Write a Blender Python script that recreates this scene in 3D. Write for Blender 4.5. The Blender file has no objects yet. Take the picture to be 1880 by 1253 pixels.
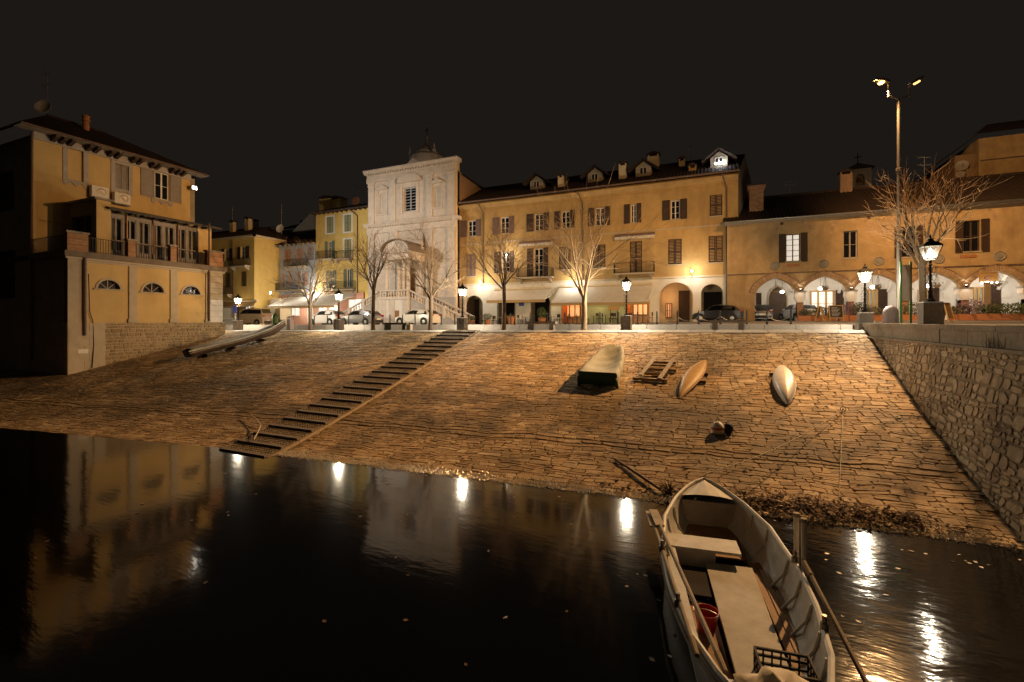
import bpy, math, random
from mathutils import Vector, Matrix, noise
from mathutils.geometry import tessellate_polygon
random.seed(11)
scene = bpy.context.scene
COL = scene.collection
# ------------------------------------------------------------------ camera
TH = math.radians(23.77); CA, SA = math.cos(TH), math.sin(TH); FPX = 850.0; EYE = 4.6
cam_d = bpy.data.cameras.new('camera'); cam = bpy.data.objects.new('camera', cam_d); COL.objects.link(cam)
cam.location = (0, 0, EYE); cam.rotation_euler = (math.radians(90), 0, TH)
cam_d.sensor_width = 36; cam_d.lens = 36 * FPX / 1880; cam_d.shift_y = -36.5 / 1880
cam_d.clip_start = 0.1; cam_d.clip_end = 2000
scene.camera = cam
# ------------------------------------------------------------------ night sky
world = bpy.data.worlds.new('World'); scene.world = world; world.use_nodes = True
wn = world.node_tree; wn.nodes.clear()
wo = wn.nodes.new('ShaderNodeOutputWorld'); wb = wn.nodes.new('ShaderNodeBackground'); wg = wn.nodes.new('ShaderNodeBackground')
sky = wn.nodes.new('ShaderNodeTexSky'); sky.sky_type = 'NISHITA'; sky.sun_disc = False
sky.sun_elevation = math.radians(-8); sky.sun_rotation = math.radians(200)
wb.inputs[1].default_value = 0.05
wg.inputs[0].default_value = (1.0, 0.80, 0.64, 1); wg.inputs[1].default_value = 0.0115     # town glow on low cloud
wa = wn.nodes.new('ShaderNodeAddShader')
wn.links.new(sky.outputs[0], wb.inputs[0]); wn.links.new(wb.outputs[0], wa.inputs[0]); wn.links.new(wg.outputs[0], wa.inputs[1])
wn.links.new(wa.outputs[0], wo.inputs[0])
scene.view_settings.view_transform = 'Standard'; scene.view_settings.look = 'None'
scene.view_settings.exposure = 0.0; scene.view_settings.gamma = 1.0; scene.view_settings.use_curve_mapping = False
scene.render.engine = 'CYCLES'
cy = scene.cycles
cy.use_denoising = True; cy.use_light_tree = True; cy.max_bounces = 6; cy.diffuse_bounces = 3; cy.glossy_bounces = 3
cy.transparent_max_bounces = 8; cy.transmission_bounces = 3; cy.sample_clamp_indirect = 3.0; cy.caustics_reflective = False; cy.caustics_refractive = False
SODIUM = (1.0, 0.54, 0.21); WARM = (1.0, 0.80, 0.52); WHITE = (1.0, 0.93, 0.80)
# ------------------------------------------------------------------ where a line of sight meets the planes of the place
def A(px, b):
    m = (px - 940) / FPX; return b * (CA * m - SA) / (CA + SA * m)
def B(px, a):
    m = (px - 940) / FPX; return a * (CA + SA * m) / (CA * m - SA)
def D(a, b): return -SA * a + CA * b
def Z(py, a, b): return EYE + (590 - py) * D(a, b) / FPX
def proj(p):
    d = D(p[0], p[1])
    return 940 + FPX * (CA * p[0] + SA * p[1]) / max(d, .01), 590 - (p[2] - EYE) * FPX / max(d, .01), d
# ------------------------------------------------------------------ helpers
WINV = {}
def tag(o, label=None, cat=None, group=None, kind=None):
    if label: o['label'] = label
    if cat: o['category'] = cat
    if group: o['group'] = group
    if kind: o['kind'] = kind
    return o
def thing(name, label, cat, loc=(0, 0, 0), rz=0, group=None, world=True):
    o = bpy.data.objects.new(name, None); COL.objects.link(o); o.empty_display_size = .3
    o.location = loc; o.rotation_euler = (0, 0, rz)
    if world: WINV[o.name] = (Matrix.Translation(Vector(loc)) @ Matrix.Rotation(rz, 4, 'Z')).inverted()
    return tag(o, label, cat, group)
def frange(n, a, b): return [a + (b - a) * i / n for i in range(n + 1)]
class MB:
    def __init__(s): s.v = []; s.f = []
    def add(s, vs, fs):
        k = len(s.v); s.v += [tuple(v) for v in vs]; s.f += [tuple(i + k for i in f) for f in fs]; return s
    BF = [(0, 3, 2, 1), (4, 5, 6, 7), (0, 1, 5, 4), (1, 2, 6, 5), (2, 3, 7, 6), (3, 0, 4, 7)]
    def box(s, x0, x1, y0, y1, z0, z1, mp=None):
        p = [(x0, y0, z0), (x1, y0, z0), (x1, y1, z0), (x0, y1, z0), (x0, y0, z1), (x1, y0, z1), (x1, y1, z1), (x0, y1, z1)]
        if mp: p = [mp(*q) for q in p]
        return s.add(p, MB.BF)
    def hexa(s, p): return s.add(p, MB.BF)
    def bar(s, p, q, w, h=None, up=(0, 0, 1)):
        p, q = Vector(p), Vector(q); h = h or w; d = (q - p).normalized(); u = Vector(up)
        if abs(d.dot(u)) > .98: u = Vector((0, 1, 0))
        r = d.cross(u).normalized(); u = r.cross(d).normalized(); r *= w / 2; u *= h / 2
        return s.add([p - r - u, p + r - u, p + r + u, p - r + u, q - r - u, q + r - u, q + r + u, q - r + u], MB.BF)
    def tube(s, pts, rad, n=6, cap=True):
        pts = [Vector(p) for p in pts]; N = len(pts)
        if not hasattr(rad, '__len__'): rad = [rad] * N
        k = len(s.v); ref = Vector((.31, .17, .93))
        for i, p in enumerate(pts):
            d = (pts[min(i + 1, N - 1)] - pts[max(i - 1, 0)]).normalized()
            if abs(d.dot(ref)) > .95: ref = Vector((.9, .2, .1))
            x = d.cross(ref).normalized(); y = d.cross(x)
            for j in range(n):
                t = 2 * math.pi * j / n; s.v.append(tuple(p + (x * math.cos(t) + y * math.sin(t)) * rad[i]))
        for i in range(N - 1):
            for j in range(n):
                a, b = k + i * n + j, k + i * n + (j + 1) % n; s.f.append((a, b, b + n, a + n))
        if cap: s.f.append(tuple(k + j for j in range(n))[::-1]); s.f.append(tuple(k + (N - 1) * n + j for j in range(n)))
        return s
    def lathe(s, prof, n=12, o=(0, 0, 0), a0=0):
        k = len(s.v)
        for r, z in prof:
            for j in range(n):
                t = a0 + 2 * math.pi * j / n; s.v.append((o[0] + r * math.cos(t), o[1] + r * math.sin(t), o[2] + z))
        for i in range(len(prof) - 1):
            for j in range(n):
                a, b = k + i * n + j, k + i * n + (j + 1) % n; s.f.append((a, b, b + n, a + n))
        s.f.append(tuple(k + j for j in range(n))[::-1]); s.f.append(tuple(k + (len(prof) - 1) * n + j for j in range(n)))
        return s
    def prism(s, poly, w0, w1, mp=lambda u, w, z: (u, w, z)):
        n = len(poly); k = len(s.v)
        s.v += [mp(u, w0, z) for u, z in poly] + [mp(u, w1, z) for u, z in poly]
        tri = tessellate_polygon([[Vector((u, z, 0)) for u, z in poly]])
        for t in tri: s.f.append((k + t[0], k + t[1], k + t[2])); s.f.append((k + n + t[2], k + n + t[1], k + n + t[0]))
        for i in range(n): j = (i + 1) % n; s.f.append((k + i, k + j, k + n + j, k + n + i))
        return s
    def panel(s, outer, holes, mp, w0=0.0, depth=0.3, rim=False):
        loops = [outer] + holes; k = len(s.v); flat = []
        for L in loops: flat += L
        tri = tessellate_polygon([[Vector((u, z, 0)) for u, z in L] for L in loops])
        s.v += [mp(u, w0, z) for u, z in flat]
        for t in tri: s.f.append((k + t[0], k + t[1], k + t[2]))
        for L in (loops if rim else holes):
            k = len(s.v); n = len(L)
            s.v += [mp(u, w0, z) for u, z in L] + [mp(u, w0 + depth, z) for u, z in L]
            for i in range(n): j = (i + 1) % n; s.f.append((k + i, k + j, k + n + j, k + n + i))
        return s
    def build(s, name, mat, parent=None, smooth=False, kind=None, label=None, local=False):
        me = bpy.data.meshes.new(name); me.from_pydata(s.v, [], s.f); me.update()
        me.materials.append(MATS[mat] if isinstance(mat, str) else mat)
        if smooth: me.polygons.foreach_set('use_smooth', [True] * len(me.polygons))
        o = bpy.data.objects.new(name, me); COL.objects.link(o)
        if parent is not None:
            o.parent = parent
            if parent.name in WINV and not local: o.matrix_parent_inverse = WINV[parent.name]
        if kind: o['kind'] = kind
        if label: o['label'] = label
        return o
def kids(o): return [c for c in bpy.data.objects if c.parent == o]
def copy_tree(o, parent=None, ch=None):
    c = o.copy(); COL.objects.link(c); c.parent = parent
    for k in (TREE.get(o.name) or TREE.setdefault(o.name, kids(o))): copy_tree(k, c)
    return c
TREE = {}
def place(o, loc, rz=0, sc=1.0, label=None):
    o.location = loc; o.rotation_euler = (0, 0, rz); o.scale = (sc, sc, sc)
    if label: o['label'] = label
    return o
def FY(b): return lambda u, w, z: (u, b + w, z)          # wall facing the water, w goes into it
def FX(a): return lambda u, w, z: (a - w, u, z)          # wall facing +x, u runs along y
def light(name, kind, loc, power, color, parent=None, radius=.08, target=None, angle=None, blend=.5):
    L = bpy.data.lights.new(name, kind); L.energy = power; L.color = color; L.shadow_soft_size = radius
    o = bpy.data.objects.new(name, L); COL.objects.link(o); o.location = loc
    if target is not None: o.rotation_euler = (Vector(target) - Vector(loc)).to_track_quat('-Z', 'Y').to_euler()
    if angle: L.spot_size = math.radians(angle); L.spot_blend = blend
    if parent is not None:
        o.parent = parent
        if parent.name in WINV: o.matrix_parent_inverse = WINV[parent.name]
    return o
# ------------------------------------------------------------------ materials
MATS = {}
def node_mat(name):
    m = bpy.data.materials.new(name); m.use_nodes = True; MATS[name] = m; nt = m.node_tree
    return m, nt, nt.nodes['Principled BSDF']
def mat(name, col, rough=.8, var=.2, scale=3.0, bump=.15, bscale=25.0, metal=0.0, spec=.3, stain=0.0, stain_col=None, rnd=0.0, cols=None, stretch=None, band=None):
    m, nt, P = node_mat(name); N = nt.nodes.new; L = nt.links.new
    tc = N('ShaderNodeTexCoord'); vec = tc.outputs['Object']
    if stretch:
        mp = N('ShaderNodeMapping'); mp.inputs['Scale'].default_value = stretch; L(vec, mp.inputs[0]); vec = mp.outputs[0]
    nz = N('ShaderNodeTexNoise'); nz.inputs['Scale'].default_value = scale; nz.inputs['Detail'].default_value = 7; nz.inputs['Roughness'].default_value = .62; L(vec, nz.inputs['Vector'])
    mr = N('ShaderNodeMapRange'); mr.inputs[1].default_value = .25; mr.inputs[2].default_value = .75; mr.inputs[3].default_value = 1 - var; mr.inputs[4].default_value = 1 + var; L(nz.outputs[0], mr.inputs[0])
    base = None
    if rnd or cols:
        gi = N('ShaderNodeNewGeometry'); oi = N('ShaderNodeObjectInfo'); ad = N('ShaderNodeMath'); ad.operation = 'ADD'; fr = N('ShaderNodeMath'); fr.operation = 'FRACT'
        L(gi.outputs['Random Per Island'], ad.inputs[0]); L(oi.outputs['Random'], ad.inputs[1]); L(ad.outputs[0], fr.inputs[0])
        if cols:
            cr = N('ShaderNodeValToRGB'); e = cr.color_ramp.elements
            while len(e) < len(cols): e.new(.5)
            for i, c in enumerate(cols): e[i].position = i / (len(cols) - 1); e[i].color = (*c, 1)
            L(fr.outputs[0], cr.inputs[0]); base = cr.outputs[0]
        else:
            rr = N('ShaderNodeMapRange'); rr.inputs[3].default_value = 1 - rnd; rr.inputs[4].default_value = 1 + rnd; L(fr.outputs[0], rr.inputs[0])
            mm = N('ShaderNodeMath'); mm.operation = 'MULTIPLY'; L(mr.outputs[0], mm.inputs[0]); L(rr.outputs[0], mm.inputs[1]); mr = mm
    mx = N('ShaderNodeMix'); mx.data_type = 'RGBA'; mx.blend_type = 'MULTIPLY'; mx.inputs[0].default_value = 1
    if base is not None: L(base, mx.inputs[6])
    else: mx.inputs[6].default_value = (*col, 1)
    L(mr.outputs[0], mx.inputs[7]); out = mx.outputs[2]
    if stain:
        n2 = N('ShaderNodeTexNoise'); n2.inputs['Scale'].default_value = .55; n2.inputs['Detail'].default_value = 9; n2.inputs['Roughness'].default_value = .68
        m2 = N('ShaderNodeMapping'); m2.inputs['Scale'].default_value = (1, 1, .30); L(tc.outputs['Object'], m2.inputs[0]); L(m2.outputs[0], n2.inputs['Vector'])
        r2 = N('ShaderNodeMapRange'); r2.inputs[1].default_value = .48; r2.inputs[2].default_value = .68; r2.inputs[4].default_value = stain; L(n2.outputs[0], r2.inputs[0])
        x2 = N('ShaderNodeMix'); x2.data_type = 'RGBA'; L(r2.outputs[0], x2.inputs[0]); L(out, x2.inputs[6])
        x2.inputs[7].default_value = (*(stain_col or tuple(c * .4 for c in col)), 1); out = x2.outputs[2]
    if band:      # a belt of algae at one height
        sz = N('ShaderNodeSeparateXYZ'); L(tc.outputs['Object'], sz.inputs[0]); n4 = N('ShaderNodeTexNoise'); n4.inputs['Scale'].default_value = .35; n4.inputs['Detail'].default_value = 8; n4.inputs['Roughness'].default_value = .7; L(tc.outputs['Object'], n4.inputs['Vector'])
        q1 = N('ShaderNodeMath'); q1.operation = 'SUBTRACT'; q1.inputs[1].default_value = band[0]; L(sz.outputs[2], q1.inputs[0]); q2 = N('ShaderNodeMath'); q2.operation = 'ABSOLUTE'; L(q1.outputs[0], q2.inputs[0])
        q3 = N('ShaderNodeMapRange'); q3.inputs[1].default_value = band[1]; q3.inputs[2].default_value = band[1] * .3; L(q2.outputs[0], q3.inputs[0]); q4 = N('ShaderNodeMapRange'); q4.inputs[1].default_value = .36; q4.inputs[2].default_value = .56; L(n4.outputs[0], q4.inputs[0])
        q5 = N('ShaderNodeMath'); q5.operation = 'MULTIPLY'; L(q3.outputs[0], q5.inputs[0]); L(q4.outputs[0], q5.inputs[1]); q6 = N('ShaderNodeMath'); q6.operation = 'MULTIPLY'; q6.inputs[1].default_value = band[3]; L(q5.outputs[0], q6.inputs[0])
        x4 = N('ShaderNodeMix'); x4.data_type = 'RGBA'; L(q6.outputs[0], x4.inputs[0]); L(out, x4.inputs[6]); x4.inputs[7].default_value = (*band[2], 1); out = x4.outputs[2]
    L(out, P.inputs['Base Color'])
    P.inputs['Roughness'].default_value = rough; P.inputs['Metallic'].default_value = metal; P.inputs['Specular IOR Level'].default_value = spec
    if bump:
        n3 = N('ShaderNodeTexNoise'); n3.inputs['Scale'].default_value = bscale; n3.inputs['Detail'].default_value = 5; L(vec, n3.inputs['Vector'])
        bp = N('ShaderNodeBump'); bp.inputs['Strength'].default_value = bump; bp.inputs['Distance'].default_value = .03; L(n3.outputs[0], bp.inputs['Height']); L(bp.outputs[0], P.inputs['Normal'])
    return m
def emit(name, col, strength):
    m, nt, P = node_mat(name); P.inputs['Base Color'].default_value = (.8, .8, .8, 1)
    P.inputs['Emission Color'].default_value = (*col, 1); P.inputs['Emission Strength'].default_value = strength
def glass(name, tint=(.9, .9, .85), frost=.35, gloss=.08):
    m, nt, P = node_mat(name); nt.nodes.remove(P); N = nt.nodes.new; L = nt.links.new
    t = N('ShaderNodeBsdfTransparent'); t.inputs[0].default_value = (*tint, 1); d = N('ShaderNodeBsdfTranslucent'); d.inputs[0].default_value = (*tint, 1)
    g = N('ShaderNodeBsdfGlossy'); g.inputs['Roughness'].default_value = .05; m1 = N('ShaderNodeMixShader'); m1.inputs[0].default_value = frost; m2 = N('ShaderNodeMixShader'); m2.inputs[0].default_value = gloss
    L(t.outputs[0], m1.inputs[1]); L(d.outputs[0], m1.inputs[2]); L(m1.outputs[0], m2.inputs[1]); L(g.outputs[0], m2.inputs[2]); L(m2.outputs[0], nt.nodes['Material Output'].inputs[0])
mat('ochre_plaster', (.49, .315, .118), .9, .2, .8, .15, 30, stain=.8, stain_col=(.345, .215, .085))
mat('villa_plaster', (.58, .40, .165), .9, .10, 1.0, .12, 30, stain=.6, stain_col=(.44, .295, .12))
mat('gold_plaster', (.66, .46, .14), .9, .10, 1.2, .12, 30, stain=.2)
mat('cream_plaster', (.62, .50, .32), .9, .10, 1.4, .12, 30, stain=.2, stain_col=(.48, .38, .24))
mat('arcade_plaster', (.44, .30, .145), .95, .22, 1.6, .35, 14, stain=.85, stain_col=(.28, .18, .085))
mat('blue_plaster', (.42, .43, .44), .9, .10, 1.4, .12, 30, stain=.3)
mat('arcade_cream', (.70, .62, .48), .9, .10, 1.4, .12, 30, stain=.3, stain_col=(.52, .43, .30))
mat('cornice_stone', (.20, .155, .11), .85, .2, 3, .15, 30, stain=.4)
mat('white_plaster', (.72, .68, .62), .9, .08, 1.5, .10, 25, stain=.2, stain_col=(.5, .46, .4))
mat('dark_plaster', (.30, .25, .18), .95, .2, 1.5, .15, 20, stain=.3)
mat('lime_plaster', (.50, .47, .22), .9, .08, 1.5, .1, 25)
mat('church_stone', (.60, .53, .45), .85, .14, 2.2, .15, 22, stain=.35, stain_col=(.42, .34, .26))
mat('church_grey', (.40, .37, .34), .85, .15, 2.2, .15, 22, stain=.25)
mat('rough_brick', (.30, .19, .11), .95, .35, 5, .6, 16, stain=.4)
mat('brick', (.36, .20, .11), .92, .25, 6, .3, 40, rnd=.25)
mat('arch_brick', (.40, .27, .155), .92, .2, 6, .25, 40, rnd=.22)
mat('beige_trim', (.46, .38, .27), .88, .12, 2, .12, 30, stain=.2)
mat('grey_trim', (.38, .34, .30), .85, .14, 2.5, .12, 30)
mat('granite', (.36, .33, .30), .8, .25, 14, .2, 60, rnd=.12)
mat('dark_granite', (.21, .19, .17), .75, .3, 14, .2, 60, rnd=.1)
mat('mossy_granite', (.17, .16, .12), .8, .35, 6, .3, 40, stain=.5, stain_col=(.05, .05, .03))
mat('coping_stone', (.30, .26, .20), .85, .3, 5, .3, 30, stain=.6, stain_col=(.08, .07, .05))
mat('road', (.20, .18, .16), .75, .2, 2.5, .15, 60, stain=.2)
mat('paving', (.34, .30, .26), .7, .22, 3, .2, 40, stain=.25)
mat('ramp_earth', (.19, .135, .08), .95, .4, 5, .5, 30)
mat('ramp_stone', (.3, .25, .18), .78, .32, 5.5, .55, 22, rnd=.2, cols=[(.38, .25, .12), (.47, .33, .175), (.26, .165, .08), (.58, .44, .275), (.34, .22, .105), (.50, .36, .20), (.29, .19, .09), (.43, .29, .145)], stain=.72, stain_col=(.10, .075, .045), spec=.35, band=(1.05, 1.0, (.085, .060, .034), .85))
mat('wall_stone', (.3, .25, .18), .88, .35, 5, .6, 18, rnd=.2, cols=[(.44, .34, .22), (.56, .45, .31), (.34, .26, .17), (.60, .49, .35), (.48, .37, .24)], stain=.7, stain_col=(.12, .09, .06))
mat('wall_mortar', (.30, .235, .16), .95, .4, 4, .5, 20, stain=.75, stain_col=(.06, .05, .035))
mat('villa_stone', (.3, .25, .18), .9, .25, 6, .4, 22, rnd=.2, cols=[(.30, .22, .12), (.36, .27, .16), (.25, .18, .10), (.33, .25, .15)], stain=.35)
mat('villa_mortar', (.40, .30, .18), .95, .3, 5, .4, 24)
mat('stair_cobble', (.2, .17, .13), .7, .3, 8, .3, 40, rnd=.3, cols=[(.13, .11, .085), (.22, .18, .13), (.17, .14, .10)])
mat('stair_kerb', (.26, .20, .13), .8, .3, 6, .3, 30)
mat('stair_edge', (.14, .11, .08), .8, .3, 6, .3, 30)
mat('roof_tile', (.040, .024, .017), .95, .4, 5, .25, 20, stain=.4, stain_col=(.03, .022, .016))
mat('lead_roof', (.17, .14, .11), .7, .25, 5, .15, 20)
mat('roof_slate', (.07, .06, .052), .9, .3, 5, .25, 20)
mat('shutter_brown', (.055, .030, .018), .65, .2, 4, .1, 40)
mat('shutter_grey', (.26, .22, .18), .7, .15, 4, .1, 40)
mat('shutter_green', (.15, .20, .14), .7, .15, 4, .1, 40)
mat('shutter_purple', (.16, .10, .085), .7, .15, 4, .1, 40)
mat('white_paint', (.70, .66, .58), .6, .06, 5, .05, 30)
mat('old_wood', (.30, .22, .13), .8, .3, 3, .3, 30, stretch=(1, 1, 8))
mat('grey_wood', (.36, .31, .24), .85, .3, 4, .3, 30)
mat('dark_wood', (.07, .045, .03), .7, .3, 4, .2, 30)
mat('door_wood', (.26, .14, .06), .65, .2, 5, .1, 30)
mat('black_iron', (.022, .020, .018), .5, .3, 8, .1, 40, metal=.5, spec=.4)
mat('galvanised', (.26, .24, .21), .38, .15, 6, .05, 40, metal=.75)
mat('bare_metal', (.30, .27, .23), .45, .2, 6, .05, 40, metal=.7)
mat('green_iron', (.05, .16, .045), .5, .2, 8, .1, 40, spec=.5)
mat('bin_metal', (.26, .21, .21), .55, .15, 8, .1, 40, metal=.3)
mat('copper', (.45, .24, .13), .4, .2, 6, .05, 30, metal=.8)
mat('gutter', (.16, .10, .07), .55, .2, 6, .05, 30, metal=.3)
mat('bark', (.115, .085, .058), .9, .35, 12, .4, 50)
mat('pale_bark', (.30, .23, .15), .9, .3, 14, .3, 50)
mat('twig', (.26, .19, .12), .85, .25, 10, 0)
mat('leaf_green', (.07, .10, .035), .7, .3, 6, 0, rnd=.4)
mat('leaf_grey', (.14, .14, .10), .75, .3, 6, 0, rnd=.4)
mat('flower_mauve', (.24, .16, .28), .75, .3, 6, 0, rnd=.3)
mat('dead_leaf', (.10, .055, .025), .8, .3, 6, 0, rnd=.6)
mat('terracotta', (.40, .17, .075), .85, .15, 6, .1, 30)
mat('canvas', (.62, .55, .43), .85, .07, 2, .1, 40)
mat('canvas_band', (.42, .28, .12), .85, .1, 2, .1, 40)
mat('tarp', (.31, .31, .255), .75, .12, 2.5, .3, 9)
mat('tarp_green', (.02, .085, .055), .55, .2, 3, .2, 9)
mat('kayak_orange', (.50, .30, .085), .55, .16, 3, .03, 20, spec=.4, stain=.4, stain_col=(.33, .18, .07))
mat('canoe_white', (.62, .60, .57), .38, .14, 3, .03, 20, spec=.5, stain=.4, stain_col=(.40, .37, .33))
mat('boat_white', (.54, .53, .49), .5, .22, 4, .12, 30, spec=.4, stain=.6, stain_col=(.30, .28, .23))
mat('boat_floor', (.42, .40, .35), .65, .28, 3, .1, 25, stain=.35, stain_col=(.25, .19, .12))
mat('boat_plank', (.28, .15, .06), .6, .3, 5, .2, 30)
mat('rubber', (.018, .017, .016), .7, .2, 8, .1, 40)
mat('red_plastic', (.38, .02, .015), .4, .1, 5, 0, spec=.5)
mat('rope', (.50, .44, .34), .9, .2, 30, .2, 90)
mat('window_dark', (.012, .012, .014), .08, .3, 1.5, 0, spec=.6)
mat('curtain', (.46, .40, .32), .9, .12, 6, .2, 12, stretch=(8, 8, .4))
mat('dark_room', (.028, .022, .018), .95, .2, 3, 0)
mat('blue_sign', (.05, .06, .26), .5, .05, 3, 0)
mat('paper', (.70, .66, .58), .8, .05, 3, 0)
mat('chalkboard', (.03, .028, .026), .8, .2, 5, 0)
mat('tan_board', (.45, .28, .10), .7, .12, 5, .05)
mat('orange_wall', (.62, .22, .05), .9, .1, 2, .1)
mat('pink_wall', (.50, .26, .18), .9, .1, 2, .1)
for nm, c in (('paint_white', (.62, .60, .56)), ('paint_black', (.010, .009, .009)), ('paint_grey', (.16, .155, .16)), ('paint_beige', (.36, .27, .17)), ('paint_silver', (.36, .36, .37)), ('paint_navy', (.03, .035, .05))):
    mat(nm, c, .25, .03, 2, 0, spec=.6)
mat('tail_red', (.35, .01, .01), .3, .02, 2, 0, spec=.6)
mat('hub', (.40, .39, .37), .4, .05, 3, 0, metal=.6)
glass('lamp_glass', (.96, .94, .90), .012, .04); glass('clear_glass', (.86, .88, .86), .06, .10); glass('car_glass', (.16, .17, .17), .02, .16)
emit('bulb', (1.0, .86, .60), 60); emit('sodium_bulb', (1.0, .46, .10), 9); emit('tube_white', (.9, .95, 1.0), 40); emit('blue_neon', (.05, .10, 1.0), 6); emit('lit_screen', (1.0, .90, .76), .55); emit('shop_orange', (1.0, .36, .10), .8); emit('soft_bulb', (1.0, .90, .72), 14); emit('green_neon', (.35, .9, .2), 3)
# still dark lake water
m, nt, P = node_mat('lake_water'); N = nt.nodes.new; L = nt.links.new
P.inputs['Base Color'].default_value = (.0016, .0012, .0008, 1); P.inputs['IOR'].default_value = 1.85; P.inputs['Specular IOR Level'].default_value = .5; P.inputs['Roughness'].default_value = .08
tc = N('ShaderNodeTexCoord'); mp = N('ShaderNodeMapping'); mp.inputs['Rotation'].default_value = (0, 0, TH); mp.inputs['Scale'].default_value = (.55, 1.5, 1); L(tc.outputs['Object'], mp.inputs[0])
n1 = N('ShaderNodeTexNoise'); n1.inputs['Scale'].default_value = 2.2; n1.inputs['Detail'].default_value = 3; L(mp.outputs[0], n1.inputs['Vector'])
n2 = N('ShaderNodeTexNoise'); n2.inputs['Scale'].default_value = 9; n2.inputs['Detail'].default_value = 2; L(mp.outputs[0], n2.inputs['Vector'])
ad = N('ShaderNodeMath'); ad.operation = 'MULTIPLY_ADD'; ad.inputs[1].default_value = .22; L(n2.outputs[0], ad.inputs[0]); L(n1.outputs[0], ad.inputs[2])
# the corner by the quay is choppier
sx = N('ShaderNodeSeparateXYZ'); L(tc.outputs['Object'], sx.inputs[0]); rg = N('ShaderNodeMapRange'); rg.inputs[1].default_value = -2.0; rg.inputs[2].default_value = 4.0; rg.inputs[3].default_value = .024; rg.inputs[4].default_value = .10; rg.interpolation_type = 'SMOOTHSTEP'; L(sx.outputs[0], rg.inputs[0])
bp = N('ShaderNodeBump'); bp.inputs['Distance'].default_value = .12; L(rg.outputs[0], bp.inputs['Strength']); L(ad.outputs[0], bp.inputs['Height']); L(bp.outputs[0], P.inputs['Normal'])
# ================================================================== THE SETTING
BU = 26.4
def bW(a):
    P_ = [(-90, 4.0), (-60, 6.0), (-28.4, 9.4), (-16.4, 11.19), (-1.46, 12.36), (5.29, 12.75), (60, 15)]
    for (x0, y0), (x1, y1) in zip(P_, P_[1:]):
        if a <= x1: return y0 + (y1 - y0) * (a - x0) / (x1 - x0)
    return 15
def zU(a): return EYE - .02 * D(a, BU)
def zramp(a, b):
    w = bW(a); t = (b - w) / (BU - w); z = zU(a)
    return z * (t ** 1.1) if t > 0 else z * t * .9
def on_ramp(px, py):
    m = (px - 940) / FPX; lo, hi = 3., 80.
    for i in range(50):
        d = (lo + hi) / 2
        if EYE - (py - 590) / FPX * d - zramp(d * (CA * m - SA), d * (SA * m + CA)) > 0: lo = d
        else: hi = d
    return Vector((d * (CA * m - SA), d * (SA * m + CA), EYE - (py - 590) / FPX * d))
def ramp_n(a, b):
    e = .05; return Vector((-(zramp(a + e, b) - zramp(a - e, b)) / (2 * e), -(zramp(a, b + e) - zramp(a, b - e)) / (2 * e), 1)).normalized()
def lin(a, P_):
    if a <= P_[0][0]: return P_[0][1]
    for (x0, y0), (x1, y1) in zip(P_, P_[1:]):
        if a <= x1: return y0 + (y1 - y0) * (a - x0) / (x1 - x0)
    return P_[-1][1]
def zk(a): return EYE - .0082 * D(max(-60, min(a, 30)), 29)
def zf(a): return lin(a, [(-60, 4.02), (-26.5, 4.11), (.9, 4.58), (22, 4.76)])
def zroad(a, b):
    t = max(0, min(1, (b - 29) / 15)); return zk(a) * (1 - t) + zf(a) * t
def sheet(name, mt, us, vs, fn, label=None):
    mb = MB(); n = len(vs)
    mb.add([fn(u, v) for u in us for v in vs], [(i * n + j, (i + 1) * n + j, (i + 1) * n + j + 1, i * n + j + 1) for i in range(len(us) - 1) for j in range(n - 1)])
    o = mb.build(name, mt); o['kind'] = 'structure'
    if label: o['label'] = label
    return o
water = sheet('water', 'lake_water', [-260, 120], [-160, 16], lambda u, v: (u, v, 0))
ramp = sheet('ramp', 'ramp_earth', frange(60, -62, 7.5), frange(24, 3.2, BU + .05), lambda a, b: (a, b, zramp(a, b) - .010))
far = sheet('ground', 'road', [-500, 500], [47, 900], lambda a, b: (a, b, 3.6))
us = frange(60, -90, 6.42)
prom = sheet('promenade', 'paving', us, [BU, 28.7], lambda a, b: (a, b, zU(a)))
piazza = sheet('piazza', 'road', us + [10, 16, 24, 40, 90], frange(12, 28.7, 50), lambda a, b: (a, b, zroad(a, b)))
quay = sheet('quay_pavement', 'paving', [6.9, 8, 10, 14, 20, 30, 60], frange(14, -30, 28.7), lambda a, b: (a, b, zk(a) + .002))
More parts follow.
